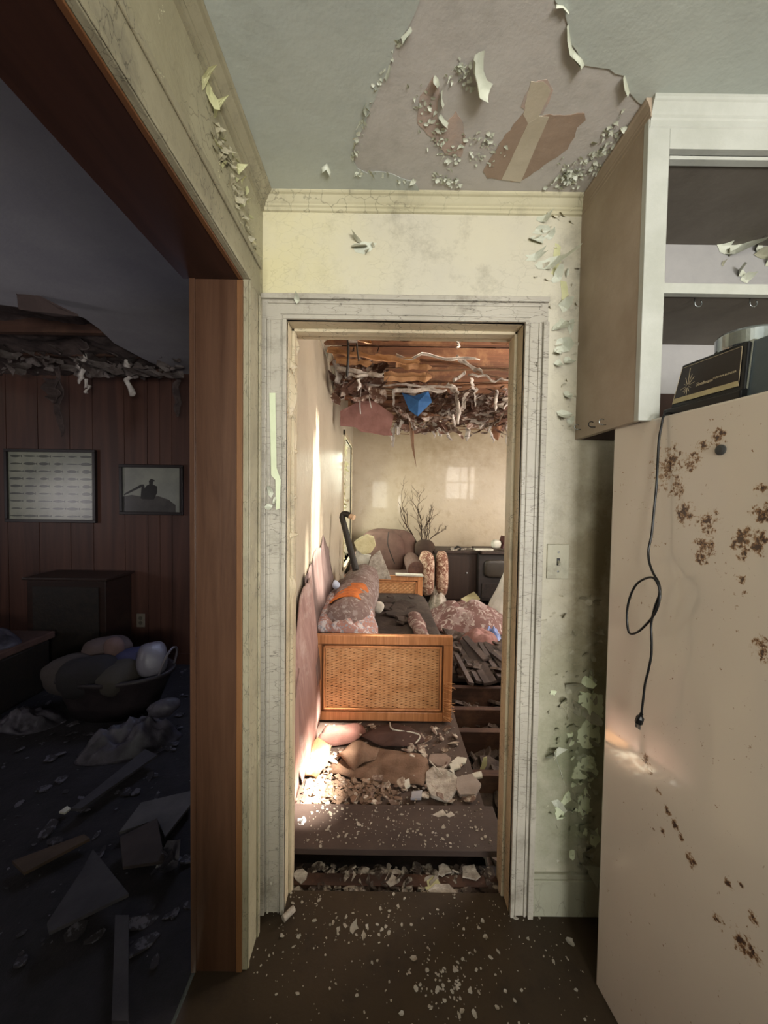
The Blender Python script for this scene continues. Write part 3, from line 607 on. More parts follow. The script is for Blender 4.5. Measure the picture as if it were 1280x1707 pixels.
# cord: over the edge and down the side with a loop, plug at the end
cpix = [(1108, 697), (1102, 712), (1098, 735), (1096, 770), (1094, 810), (1090, 850), (1086, 890), (1081, 915), (1081, 930), (1084, 944), (1090, 958), (1097, 970), (1100, 985), (1098, 1005), (1090, 1025), (1076, 1042), (1062, 1054), (1050, 1056), (1046, 1045), (1045, 1020), (1050, 995), (1060, 975), (1074, 965), (1088, 963), (1097, 975), (1099, 990),
        (1092, 1010), (1087, 1030), (1085, 1045), (1086, 1070), (1085, 1095), (1080, 1120), (1075, 1140), (1072, 1165), (1069, 1190)]
def smoothpath(pts, n=4):
    out = []
    for i in range(len(pts) - 1):
        p0 = pts[max(i - 1, 0)]; p1 = pts[i]; p2 = pts[i + 1]; p3 = pts[min(i + 2, len(pts) - 1)]
        for k in range(n):
            t = k / n; out.append(.5 * ((2 * p1) + (-p0 + p2) * t + (2 * p0 - 5 * p1 + 4 * p2 - p3) * t * t + (-p0 + 3 * p1 - 3 * p2 + p3) * t ** 3))
    return out + [pts[-1]]
cp = []
for i, (x, y) in enumerate(cpix):
    off = .006 + min(.045, i * .0035); cp.append(onfr(x, y, off))
cp[0] = onfr(1108, 697, .002); cp[0].z = FH + .003; start = bp(.02, .03, .006)
MB().tube(smoothpath([start, (start + cp[0]) / 2] + cp), .0026, 8).build('power_cord', M_cord, bl, smooth=True)
e = cp[-1]
pg = MB(); d_ = (onfr(1062, 1212, .05) - e).normalized()
pg.tube([e, e + d_ * .006, e + d_ * .012, e + d_ * .026, e + d_ * .028], [.004, .0045, .0085, .0085, .006], 10); plug = pg.build('plug', M_cord, bl, 'black two prong plug')
pr = MB()
for s2 in (-1, 1): pr.cbox(e + d_ * .034 + u_f * .0045 * s2, (.0012, .006, .016), (0, 0, 20))
pr.build('prong', M_metal, plug)

# ------------------------------------------------------------------ setting: back room
M_bwall = paint('back_room_paint', '#b2a38c', '#ab9c86', '#c7bda8', rough=.30, gen=.78, dirt='#8b7a5c', dirtamt=.5, spec=.5,
    tint=[((1.0, BY, 2.2), .1, .9, (.6, 1, 1), '#8f7d62')])  # far wall browner and darker towards the top
M_bwallL = paint('back_room_left_paint', '#b5aa97', '#a89d8a', '#8f8268', rough=.34, gen=.80, dirt='#8b7a65', dirtamt=.4, spec=.5)
M_oldwood = wood('dark_joist_wood', '#4a3024', '#2c1b14', 'x', 8, .8, .4, '#5b4030')
M_joist = wood('ceiling_joist_wood', '#7b5138', '#4c2f20', 'x', 8, .75, .4, '#9b7452')
M_roof = wood('roof_board_wood', '#5e4034', '#40281f', 'x', 6, .8, .3)
M_dirt = simple('dark_ground', '#1d1511', '#33271f', 9, .95, .8, 18)
M_rotfloor = wood('rotten_floor_board', '#2e2421', '#191212', 'y', 10, .85, .5, '#3c302b')
M_ply = simple('grey_brown_plywood', '#55453d', '#40332d', 5, .8, .25, 30, stretch=(1, .5, 1))
M_lath = wood('lath_wood', '#8a6a50', '#5c4232', 'x', 12, .8, .3)
b = MB(); b.box(BX - .09, BX, WY2, 4.42, -.35, 3.4); b.box(BX - .09, BX, 5.45, BY, -.35, 3.4); b.box(BX - .09, BX, 4.42, 5.45, -.35, .62); b.box(BX - .09, BX, 4.42, 5.45, 2.12, 3.4)
wbl = S(b, 'wall_back_room_left', M_bwallL)
M_bwall.node_tree.nodes['Principled BSDF'].inputs['Coat Weight'].default_value = .18; M_bwall.node_tree.nodes['Principled BSDF'].inputs['Coat Roughness'].default_value = .04
w3 = MB(); wx0, wx1, wz0, wz1 = 1.58, 2.32, 1.45, 2.25
w3.box(wx0 - .06, wx0, WY2, 1.56, wz0 - .06, wz1 + .06); w3.box(wx1, wx1 + .06, WY2, 1.56, wz0 - .06, wz1 + .06); w3.box(wx0, wx1, WY2, 1.56, wz1, wz1 + .06); w3.box(wx0, wx1, WY2, 1.58, wz0 - .06, wz0)
w3.box(wx0, wx1, 1.52, 1.545, 1.84, 1.875); w3.box(1.93, 1.955, 1.52, 1.545, wz0, wz1); w3.box(2.12, 2.20, 1.53, 1.54, wz0, wz1)
w3.build('window_3', M_jambp, kind='structure')
b = MB(); b.box(BX - .09, 3.3, BY, BY + .1, -.35, 3.4); S(b, 'wall_back_room_far', M_bwall)
b = MB(); b.box(3.2, 3.3, WY2, BY, -.35, 3.4); S(b, 'wall_back_room_right', M_bwall)
crown((BX, WY2, 2.56), (BX, 4.3, 2.56), (1, 0, 0), 'trim_5', M_bwallL)
# window in the far left corner, only its ragged bright edge shows
win = MB(); win.box(BX - .015, BX + .012, 4.36, 4.42, .56, 2.18); win.box(BX - .015, BX + .012, 5.45, 5.50, .56, 2.18); win.box(BX - .09, BX + .035, 4.36, 5.50, .58, .62); win.box(BX - .015, BX + .012, 4.36, 5.50, 2.12, 2.18)
win.box(BX - .06, BX - .03, 4.92, 4.95, .62, 2.12); win.box(BX - .06, BX - .03, 4.42, 5.45, 1.36, 1.39)
window1 = S(win, 'window_1', M_jambp)
M_glass = NT('window_glass'); M_glass.b.inputs['Transmission Weight'].default_value = 1; M_glass = M_glass.fin((.9, 1, .85, 1), .15)
b = MB()
for i in range(26):
    y = 4.44; b.flake((BX + .010, 4.385 + random.Random(i).uniform(-.02, .03), .66 + i * .057), Yv, Zv, Xv, random.Random(i).uniform(.03, .07), i, .9, .7)
b.build('peeling_edge', M_flakeY, window1, 'pale yellow peeling paint on the window edge')
# ground under the broken floor
MB().box(BX - .09, 3.3, WY2 - .1, BY, -.42, -.30).build('floor', M_dirt, kind='structure')
fl = MB().box(BX, 3.2, 3.0, BY, -.04, 0).build('floor', M_rotfloor, kind='structure')
b = MB()
for y in (1.36, 1.93, 2.30, 2.55, 2.85): b.box(BX, 3.2, y, y + .045, -.17, -.015)
S(b, 'floor_joists', M_oldwood).name = 'trim_6'
b = MB(); b.box(LX2, .9, 1.32, 1.46, -.07, -.032); b.build('floor_edge', M_rotfloor, floor, 'rotten sub floor showing in the gap')
# plywood walkway sheets
brd = MB().box(BX + .05, .47, 1.645, 4.0, .004, .022).build('floor_board', M_ply, label='large grey brown plywood sheet under the rattan daybed', cat='board')
pk = MB().box(BX + .03, .50, 1.44, 1.66, .022, .046).build('floor_board', simple('dark_threshold_plank', '#4a3c35', '#382c27', 5, .7, .25, 30, stretch=(.5, 1, 1)), label='dark plank across the floor just beyond the doorway', cat='board', bevel=.002)
# ceiling: joists, sheathing of the roof, bits of lath
b = MB()
holes = [(1.62, 2.28, 1.58, 2.34)]     # x0,x1,y0,y1 for reference
RZ = 3.40
def back(p): t = (RZ - p[2]) / .85; return (p[0] + .5 * t, p[1])
# floor streak and wall streak, traced back along the sun to the roof: gaps between boards
gaps = []
for (xa, ya, xb, yb, z) in [(-.42, 2.14, -.20, 2.28, .03), (-.42, 1.90, -.22, 2.03, .03), (-.41, 1.60, -.24, 1.885, .03)]:
    u0 = back((xa, ya, z)); u1 = back((xb, yb, z)); gaps.append((u0[0], u1[0], ya, yb))
for (ya, yb, zt_, zb_) in ((2.34, 2.365, 1.15, .75), (2.50, 2.522, 1.45, .70), (2.56, 2.582, 1.80, .65), (2.63, 2.66, 1.98, .65), (2.70, 2.732, 1.95, .65), (2.78, 2.803, 1.65, .70), (2.90, 2.925, 1.30, .70), (3.0, 3.02, 1.15, .8)):
    gaps.append((back((BX, ya, zt_))[0], back((BX, ya, zb_))[0], ya, yb))
xs = sorted({-.7, 3.5} | {g[0] for g in gaps} | {g[1] for g in gaps}); ys = sorted({1.2, 5.9} | {g[2] for g in gaps} | {g[3] for g in gaps})
roof = MB()
for i in range(len(xs) - 1):
    for jx in range(len(ys) - 1):
        cx, cy = (xs[i] + xs[i+1]) / 2, (ys[jx] + ys[jx+1]) / 2
        if any(g[0] < cx < g[1] and g[2] < cy < g[3] for g in gaps): continue
        roof.box(xs[i], xs[i+1], ys[jx], ys[jx+1], RZ, RZ + .03)
ceil2 = S(roof, 'ceiling', M_roof)
# sloping inner roof boards seen over the joists
b = MB()
for i in range(9):
    y = 3.05 + i * .30; z = 2.98 + .0 * i; b.cbox((1.35, y, 3.22 - i * .055), (4.0, .28, .018), (-10, 0, 0))
b.build('roof_board', M_roof, ceil2)
for k, x in enumerate((-.1, .52, 1.14, 1.76)): MB().beam((x, 2.95, 3.20), (x, 5.65, 2.72), .045, .10).build('rafter', M_oldwood, ceil2)
for i, y in enumerate([2.06, 2.47, 2.86, 3.24, 3.64, 4.05, 4.46, 4.88, 5.3]):
    dz = [0, 0, 0, -.02, -.03, -.02, 0, -.04, -.05][i]
    MB().box(BX, 3.2, y - .02, y + .02, 2.535 + dz, 2.68 + dz).build('joist', M_joist, ceil2)
rnd = random.Random(12)
for i in range(42):     # broken lath and ragged edges under the joists
    y = rnd.uniform(2.9, 5.5); x0_ = rnd.uniform(-.45, 1.3); L = rnd.uniform(.25, 1.1); z = 2.525 - max(0, y - 3.2) * rnd.uniform(0, .12)
    if y < 2.75: continue
    MB().beam((x0_, y, z + rnd.uniform(-.02, .03)), (x0_ + L, y + rnd.uniform(-.12, .12), z + rnd.uniform(-.06, .03)), .03, .007).build('broken_lath', M_lath, ceil2)
M_paper = simple('torn_brown_paper', '#8a6248', '#6d4a36', 10, .85, .3)
M_paperL = simple('torn_light_paper', '#b98f68', '#9a7150', 10, .85, .3)
M_tat = simple('grey_white_tatters', '#cdc5be', '#948981', 16, .85, .5)
M_pinkb = simple('pinkish_ceiling_board', '#7d5850', '#66433b', 7, .85, .3)
# torn sheathing strips lying on the joists (lit orange-tan)
rnd = random.Random(21)
def rag(mb, p0, p1, w, seed, drop=0, n=14, amp=.03):
    """ragged ribbon from p0 to p1"""
    p0 = Vector(p0); p1 = Vector(p1); rr = random.Random(seed); d = (p1 - p0).normalized(); sd = d.cross(Yv)
    if sd.length < .2: sd = Xv.copy()
    sd.normalize()
    vs = []
    for i in range(n + 1):
        t = i / n; c = p0.lerp(p1, t) + Vector((noise.noise(Vector((t * 4, seed, 0))) * amp, noise.noise(Vector((t * 4, seed, 5))) * amp, noise.noise(Vector((t * 4, seed, 9))) * amp - drop * math.sin(t * 3.14)))
        ww = w * (.85 + .45 * noise.noise(Vector((t * 5 + seed, seed, 2)))) * (1 if t < .85 else 1 - (t - .85) * 5)
        for k in (-1, -.3, .4, 1): vs.append(c + sd * ww * .5 * k + Yv * ww * .35 * math.cos(k * 2.2 + seed) * (1 if k else 1))
    mb.add(vs, [(i * 4 + j, i * 4 + j + 1, (i + 1) * 4 + j + 1, (i + 1) * 4 + j) for i in range(n) for j in range(3)])
for i, (x0_, y0_, x1_, y1_, yy, w, m) in enumerate([
    (545, 583, 640, 600, 2.80, .05, M_paperL), (625, 596, 700, 604, 2.83, .05, M_paperL), (560, 600, 620, 606, 2.82, .05, M_paperL), (660, 606, 720, 612, 3.1, .06, M_paperL), (640, 627, 720, 628, 3.20, .10, M_paperL), (700, 600, 800, 612, 3.0, .05, M_paper),
    (575, 556, 620, 572, 2.62, .05, M_paperL), (610, 560, 700, 566, 2.6, .05, M_paper), (600, 556, 650, 560, 2.6, .04, M_paperL), (800, 560, 850, 572, 2.6, .05, M_paper), (715, 648, 850, 640, 3.4, .05, M_paper), (600, 668, 700, 664, 3.8, .09, M_paper), (720, 680, 850, 676, 4.0, .09, M_paper)]):
    mb = MB(); rag(mb, PY(x0_, y0_, yy), PY(x1_, y1_, yy), w, i + 50, 0, 22, .012); mb.build('torn_paper_strip', m, ceil2)
# pale tatters on the joists and hanging: long ones individually
GT = 'torn strips hanging from the ceiling joists'; LT = ['long pale strip draped along the first joist, middle', 'bent pale strip hooked over the first joist at the right', 'pale paper bunched on the second joist by the left wall', 'pale shred crossing the black bracket foot', 'short pale tail dangling just right of the black bracket',
    'long straight pale strip lying along the joist above the blue cloth', 'thick pale roll directly over the blue cloth', 'small pale tail hanging left of the blue cloth', 'thick pale lump right of the blue cloth roll', 'longest thick pale strip hanging right of the blue cloth', 'club shaped lower end of the longest hanging pale strip',
    'pale strip with a knob, second hanging right of the longest one', 'thin pale string hanging right of the knobbed strip', 'short broad pale tag between the longest strip and the thin string', 'pale strip slanting up toward the right joist end', 'straight pale batten strip ending at the right jamb', 'pale looped strip hanging near the right door jamb', 'broad crumpled pale scrap against the right door jamb',
    'pale patch lying right of the blue cloth, low', 'flat pale streak along the lower joist, upper of two', 'flat pale streak along the lower joist, lower of two', 'slanted pale shred left of the brown scrap near the right jamb', 'broad pale rag at the bottom edge, middle', 'thin pale rag beside the broad bottom rag', 'pale rag just right of the reddish board',
    'pale rag below the blue cloth', 'longest thin tail below the reddish board edge', 'square pale tag at the bottom edge, right of the middle', 'pale fringe at the lower right corner of the reddish board', 'long pale fringe against the right door jamb, lowest', 'pale lining peeling by the left wall above the bracket foot', 'pale crumpled lining at the left wall below the bracket', 'small pale knob on the left wall by the reddish board',
    'pale rag between the blue cloth and the bottom fringe', 'small curved pale sliver at the top right near the roof boards', 'slanted low rag beneath the brown scrap by the right jamb', 'small low shred right of the middle bottom rag', 'small pale tip resting on the blue cloth']
tat = [(660, 592, 800, 600, 2.82, .022), (760, 594, 805, 625, 2.85, .03), (560, 612, 640, 628, 3.0, .035), (575, 628, 640, 622, 3.0, .03), (602, 625, 596, 652, 3.0, .025), (612, 641, 770, 645, 3.3, .022), (655, 652, 745, 650, 3.4, .045), (655, 648, 657, 676, 3.4, .022), (745, 640, 765, 655, 3.4, .05), (762, 655, 764, 708, 3.5, .04), (755, 690, 758, 712, 3.5, .03),
       (785, 630, 792, 655, 3.3, .035), (792, 645, 792, 678, 3.3, .015), (775, 655, 772, 680, 3.4, .035), (755, 635, 775, 622, 3.2, .03), (780, 625, 850, 634, 3.1, .02), (828, 650, 826, 685, 3.5, .035), (835, 680, 852, 660, 3.5, .07), (735, 685, 752, 690, 3.7, .06), (775, 692, 815, 690, 3.8, .03), (775, 700, 810, 705, 3.9, .03),
       (818, 688, 800, 715, 3.9, .03), (728, 705, 735, 728, 4.0, .05), (722, 703, 724, 730, 4.0, .03), (670, 700, 662, 725, 4.0, .045), (690, 698, 688, 718, 4.0, .05), (657, 705, 655, 745, 4.0, .03), (780, 712, 778, 735, 4.0, .05), (648, 700, 652, 735, 4.0, .03), (845, 690, 846, 745, 3.9, .05), (560, 600, 566, 640, 3.1, .05), (566, 640, 590, 645, 3.2, .05), (570, 652, 572, 664, 3.3, .05),
       (700, 705, 712, 722, 4.2, .05), (765, 570, 762, 582, 2.7, .022), (815, 705, 822, 738, 3.9, .035), (745, 720, 750, 733, 4.1, .04), (680, 668, 684, 676, 3.6, .03)]
for i, (x0_, y0_, x1_, y1_, yy, w) in enumerate(tat):
    mb = MB(); rag(mb, PY(x0_, y0_, yy), PY(x1_, y1_, yy - .05), w, i, 0, 12, .035); mb.build('ceiling_tatter', M_tat, label=LT[i], cat='debris', group=GT, smooth=True, solid=.002)
# ragged stuff: insulation crumbs along the lower, far joists
st = MB(); rnd = random.Random(33)
for i in range(800):
    x = rnd.uniform(662, 850); y = 680 + rnd.gauss(0, 20); yy = rnd.uniform(3.6, 4.9)
    if y > 735: continue
    p = PY(x, y, yy); st.flake(p, (1, 0, rnd.uniform(-.6, .6)), (0, rnd.uniform(-.6, .6), 1), -Yv, rnd.uniform(.012, .055), i, rnd.uniform(.3, 1.2), rnd.uniform(1, 4.5))
for i in range(140):
    x = rnd.uniform(560, 640); y = rnd.uniform(600, 668); p = PY(x, y, rnd.uniform(3.0, 3.8)); st.flake(p, (1, 0, rnd.uniform(-.6, .6)), (0, rnd.uniform(-.6, .6), 1), -Yv, rnd.uniform(.02, .07), i, rnd.uniform(.3, 1.4), rnd.uniform(.6, 3))
st.build('ceiling_debris', simple('brown_ceiling_debris', '#5a3f33', '#a3958b', 9, .9, .5, lo=.5, hi=.6), label='tangle of brown and grey scraps caught under the far joists of the back room', cat='debris', kind='stuff')
# hanging pink board with two wires
pts = [PY(x, y, 3.45 + (x - 567) * .0016) for x, y in [(567, 685), (585, 676), (598, 668), (622, 668), (640, 680), (656, 692), (654, 706), (650, 716), (655, 726), (640, 726), (620, 722), (602, 720), (592, 712), (567, 710)]]
hb = MB(); hb.prism(jagpoly(pts, 8, .04, .006), (0.05, 1, .12), .012).build('hanging_board', M_pinkb, label='sagging reddish ceiling board hanging at the left of the back room', cat='board')
for (a, c, lab) in (((602, 646), (601, 690), 'left of the two thin white wires hanging before the reddish board'), ((615, 646), (619, 680), 'right of the two thin white wires hanging before the reddish board')):
    p0 = PY(*a, 3.4); p1 = PY(*c, 3.4); MB().tube(smoothpath([p0, p0.lerp(p1, .6) + Xv * -.008, p1]), .005, 6).build('hanging_wire', simple('white_wire', '#b9b4ae', None, 9, .5, 0), label=lab, cat='wire')
pts = [PY(x, y, 3.35) for x, y in [(670, 655), (690, 660), (714, 652), (720, 670), (706, 684), (696, 694), (682, 684)]]
def fold(pts, name, m, **kw):
    c = sum(pts, Vector()) / len(pts); mb = MB(); k = len(pts); vs = [c + Yv * -.05] + pts; mb.add(vs, [(0, 1 + i, 1 + (i + 1) % k) for i in range(k)]); return mb.build(name, m, solid=.004, **kw)
fold(pts, 'blue_cloth', simple('blue_cloth', '#2f5f95', '#224a78', 8, .8, .3), label='crumpled bright blue cloth stuck between the ceiling joists', cat='cloth')
# black iron bracket hanging from the first joists
br = thing('hanging_bracket', PY(585, 560, 2.75), 'black strap bracket hanging from the first ceiling joists', 'bracket')
k = MB(); k.tube(smoothpath([PY(578, 556, 2.75), PY(580, 566, 2.75), PY(580, 600, 2.78), PY(578, 628, 2.8)]), .010, 6); k.build('strap', M_blackm, br)
k = MB(); k.tube(smoothpath([PY(594, 556, 2.75), PY(595, 580, 2.76), PY(598, 602, 2.78)]), .006, 6); k.build('strap', M_blackm, br)
k = MB(); k.cbox(PY(588, 568, 2.74), (.06, .02, .022)); k.build('clip', M_tat, br, 'whitish clip'); k = MB(); k.cbox(PY(587, 558, 2.75), (.07, .03, .035)); k.build('mount', M_blackm, br)
# brown rag curtain of hanging paper pieces
for i, (pix, yy, m) in enumerate([([(700, 690), (720, 672), (735, 682), (730, 700), (705, 702)], 3.9, M_paper), ([(825, 690), (836, 686), (838, 710), (830, 735), (818, 726)], 3.9, M_paper), ([(680, 690), (690, 692), (690, 745), (694, 780), (686, 745)], 4.0, M_paper)]):
    fold([PY(x, y, yy) for x, y in pix], 'hanging_paper', m, label=['brown paper scrap hanging right of the blue cloth', 'brown paper scrap hanging close to the right door jamb', 'thin brown dangling strip against the far wall of the back room'][i], cat='paper')

# ------------------------------------------------------------------ rattan daybed
M_rat = wood('rattan_frame', '#c2875a', '#9f683f', 'z', 16, .42, .15)
M_ratx = wood('rattan_frame_across', '#c2875a', '#9f683f', 'z', 30, .42, .2)
M_weave = simple('woven_cane', '#d3a273', '#b47f50', 12, .5, .3, 60)
M_weaveb = simple('cane_backing', '#6b4220', '#54331a', 12, .7, .2)
D0 = 2.32; dx0, dx1, dz0, dz1 = -.425, .432, .035, .565
bed = thing('rattan_daybed', (0, D0, .022), 'woven rattan daybed with panel ends beyond the doorway', 'daybed')
def endpanel(y, near):
    f = MB(); w = .055; t = .04
    f.box(dx0, dx0 + w, y, y + t, dz0, dz1 - w); f.box(dx1 - w, dx1, y, y + t, dz0, dz1 - w); f.box(dx0, dx1, y, y + t, dz1 - w, dz1); f.box(dx0 + w, dx1 - w, y, y + t, dz0, dz0 + w)
    pan = f.build('end_panel', M_ratx, bed, bevel=.004)
    i0, i1, j0, j1 = dx0 + w, dx1 - w, dz0 + w, dz1 - w
    m = MB(); g = .010
    for (a0, a1, b0, b1) in ((i0 + g, i1 - g, j1 - g - .012, j1 - g), (i0 + g, i1 - g, j0 + g, j0 + g + .012), (i0 + g, i0 + g + .012, j0 + g, j1 - g), (i1 - g - .012, i1 - g, j0 + g, j1 - g)): m.box(a0, a1, y - .003, y + .015, b0, b1)
    m.build('inner_bead', M_rat, pan, bevel=.003)
    MB().box(i0, i1, y + .014, y + .02, j0, j1).build('backing', M_weaveb, pan)
    wv = MB(); i0 += .024; i1 -= .024; j0 += .024; j1 -= .024
    nr = 46 if near else 20; nc = 26
    for r in range(nr):
        z = j0 + (j1 - j0) * (r + .5) / nr; hh = (j1 - j0) / nr * .46; N = nc * 4; vs = []
        for k in range(N + 1):
            x = i0 + (i1 - i0) * k / N; yy = y + .009 + .0030 * math.sin(k / 4 * math.pi + (r % 2) * math.pi); zz = z + .0016 * math.sin(k / 2.0 + r * .9) + .0008 * math.sin(k * .31 + r)
            vs += [Vector((x, yy, zz - hh)), Vector((x, yy, zz + hh))]
        wv.add(vs, [(2 * k, 2 * k + 2, 2 * k + 3, 2 * k + 1) for k in range(N)])
    for k in range(nc + 1):
        x = i0 + (i1 - i0) * k / nc
        for s2 in (-.004, .004): wv.box(x + s2 - .0022, x + s2 + .0022, y + .0075, y + .0095, j0, j1)
    wv.build('woven_panel', M_weave, pan)
    return pan
pan = endpanel(D0, True); endpanel(D0 + 1.86, False)
fr_ = MB(); rnd = random.Random(4)     # frayed cane wrapping at the right edge
for i in range(34):
    z = .06 + rnd.random() * .24; L = rnd.uniform(.02, .06); fr_.beam((dx1 - .05, D0 - .003, z), (dx1 - .05 + L + .012, D0 - .004 - rnd.uniform(0, .012), z - rnd.uniform(-.004, .03)), .003, .0012)
fr_.build('frayed_cane', M_weave, pan, 'frayed loose cane ends', kind='stuff')
MB().box(dx0 + .01, dx1 - .02, D0 + .04, D0 + 1.86, .16, .22).build('seat_base', M_oldwood, bed)
MB().box(dx1 - .04, dx1 - .01, D0 + .04, D0 + 1.86, .12, .24).build('side_rail', M_rat, bed)
M_mat = simple('filthy_mattress', '#2c211c', '#463a34', 6, .95, .6, 25)
mt = MB(); mt.rbox((.06, D0 + .95, .30), (.78, 1.80, .20), p=7, nz=.03, seed=2, n=24); mt.build('mattress', M_mat, bed, 'dark stained mattress', smooth=True)

# patterned fabrics
def floral(name, bg, c2, c3, scale=9, stripes=False):
    t = NT(name); v = t.n('ShaderNodeTexVoronoi'); v.inputs['Scale'].default_value = scale; nn = t.noise(scale * 1.2, 4, .6, None, 1.2)
    t.l(t.tc, v.inputs['Vector'])
    c = t.mix(t.ramp(nn, .42, .48), lin(bg), lin(c2)); c = t.mix(t.ramp(t.noise(scale * 2.3, 3, .5, None, 2), .56, .60), c, lin(c3))
    if stripes:
        w = t.n('ShaderNodeTexWave', wave_type='BANDS', bands_direction='Y'); w.inputs['Scale'].default_value = 6; w.inputs['Distortion'].default_value = 4; t.l(t.tc, w.inputs['Vector'])
        c = t.mix(t.math('MULTIPLY', t.ramp(w.outputs['Fac'], .5, .7), .5), c, lin('#6a5450'))
    c = t.mix(t.math('MULTIPLY', t.ramp(t.noise(3, 5, .6), .5, .7), .5), c, lin('#5c4a42'))
    return t.fin(c, .9, t.bump(t.noise(25, 4, .6), .35, .01), 0, .2)
M_flor = floral('floral_mauve_fabric', '#8d7f7c', '#75625d', '#9a8e89', 9, True)
M_flor2 = floral('floral_white_red_fabric', '#c4b9b8', '#a37a70', '#93939c', 16)
M_flor3 = floral('floral_blanket_fabric', '#8a7672', '#6c504c', '#a3968f', 5.5)
M_foam = simple('orange_foam', '#c26a2a', '#8f4c22', 16, .9, .5)
def bolster(name, a, c, r0, r1, m, seed, nz=.05, flat=1.0, **kw):
    a = Vector(a); c = Vector(c); d = c - a; mb = MB(); n = 26; seg = 26; yv = d.normalized(); xv = yv.cross(Zv).normalized(); zv = xv.cross(yv); vs = []
    for i in range(n + 1):
        t = i / n; e = min(1, math.sin(math.pi * min(max(t, .0), 1)) * 4.5) ** .5; r = (r0 + (r1 - r0) * t) * max(e, .02)
        for k in range(seg):
            an = 6.2832 * k / seg; p = xv * math.cos(an) + zv * math.sin(an) * flat; q = a + d * t + p * r
            vs.append(q + p * r * nz * 2 * noise.fractal(q * 6 + Vector((seed, 0, 0)), 1, 2, 4))
    mb.add(vs, [(i * seg + k, i * seg + (k + 1) % seg, (i + 1) * seg + (k + 1) % seg, (i + 1) * seg + k) for i in range(n) for k in range(seg)] + [list(range(seg)), list(range(n * seg, (n + 1) * seg))])
    return mb, kw
def mkb(*a, **k): mb, kw = bolster(*a, **k); return mb
bol = mkb('x', (-.235, D0 + .10, .58), (-.20, D0 + 1.45, .60), .165, .17, M_flor, 3, .07).build('rolled_comforter', M_flor, label='long rolled mauve floral comforter on the left of the daybed', cat='comforter', smooth=True)
# the torn part shows orange filling
tb = MB()
def tfn(u, v):
    an = R(60 + 75 * u + 10 * math.sin(v * 7)); y = D0 + .22 + .42 * v; r = .174 + .006 * noise.noise(Vector((u * 5, v * 7, 1)))
    return Vector((-.230 + .02 * v + math.cos(an) * r, y, .58 + math.sin(an) * r))
tb.grid(tfn, 12, 16); tb.build('torn_filling', M_foam, bol, 'orange foam showing through the torn cover', smooth=True, solid=.006)
nb = mkb('x', (-.235, D0 + .06, .50), (-.17, D0 + .34, .52), .15, .13, M_flor2, 5, .22).build('crumpled_cover', M_flor2, label='crumpled white and red floral cover behind the near rattan end', cat='cloth', smooth=True)
mkb('x', (-.375, D0 + .08, .55), (-.37, D0 + .62, .62), .075, .07, M_flor2, 8, .12).build('rolled_cushion', M_flor2, label='small grey and red rolled cushion between the comforter and the torn panelling', cat='cushion', smooth=True)
mkb('x', (-.37, D0 + .55, .62), (-.36, D0 + 1.3, .60), .07, .06, M_flor, 9, .14).build('rolled_cushion', M_flor, label='dark rolled cushion along the wall behind the floral comforter', cat='cushion', smooth=True)
cl = MB()
for i, (x, y, r) in enumerate([(548, 992, .03), (553, 1000, .035), (560, 975, .03), (556, 1003, .02)]): cl.rbox(PY(x, y, 2.9), (r * 2, r * 2, r * 1.6), (20 * i, 30, 10), 3, .5, i, 10)
cl.build('plastic_scrap', simple('bluish_white_plastic', '#b4bac6', '#8991a8', 12, .3, .4), label='crumpled bluish white plastic scrap behind the rolled comforter', cat='scrap', smooth=True)
pl_ = MB(); pl_.rbox(PY(632, 1012, 3.15), (.085, .05, .10), (0, 20, 0), 2.5, .25, 4, 12); pl_.build('plaster_chunk', simple('white_plaster', '#c5bcb0', '#a89e92', 12, .9, .4), label='white plaster lump on the dark mattress beside the comforter', cat='plaster chunk', smooth=True)
mkb('x', (.31, D0 + .06, .42), (.26, D0 + .95, .42), .05, .06, M_flor3, 14, .25, flat=.6).build('blanket_edge', M_flor3, label='pink patterned fold of blanket on the right edge of the mattress', cat='blanket', smooth=True)
mb = MB()
for i in range(14): rr = random.Random(i); mb.chunk((rr.uniform(-.0, .3), rr.uniform(2.5, 3.9), .395 + .02), rr.uniform(.03, .09), .012, (rr.uniform(-15, 15), rr.uniform(-15, 15), rr.uniform(0, 360)), i)
mb.build('mattress_debris', M_mat, label='dark rubble scattered on the mattress', cat='debris', kind='stuff')

# torn panelling leaning against the left wall
def panel(prof, x, seed, lab, m, bulge=.03):
    """prof: list of (depth, z_low, z_high)"""
    mb = MB(); n = len(prof); rows = 12
    def fn(u, v):
        t = u * (n - 1); i = min(int(t), n - 2); f_ = t - i; d = prof[i][0] * (1 - f_) + prof[i+1][0] * f_; lo = prof[i][1] * (1 - f_) + prof[i+1][1] * f_; hi = prof[i][2] * (1 - f_) + prof[i+1][2] * f_
        z = lo + (hi - lo) * v + (.03 * noise.noise(Vector((u * 25, seed, 3))) if v > .95 else 0)
        return Vector((x + bulge * math.sin(v * 2.6 + seed) + .018 * noise.noise(Vector((d * 6, z * 2.5, seed))) + (1 - v) * .03, d + .04 * (1 - v) * noise.noise(Vector((z * 5, 2, seed))), z))
    mb.grid(fn, 36, rows); return mb.build('torn_panelling', m, label=lab, cat='panel', smooth=True, solid=.005)
M_tp = wood('peeled_pinkish_panelling', '#a08079', '#7c5b53', 'z', 10, .7, .35, '#b9a49c')
panel([(1.80, .03, .10), (1.86, .03, .60), (2.0, .03, .82), (2.15, .03, .90), (2.29, .03, .93)], -.425, 1.0, 'tall peeled pinkish panelling strip leaning on the wall left of the rattan end', M_tp)
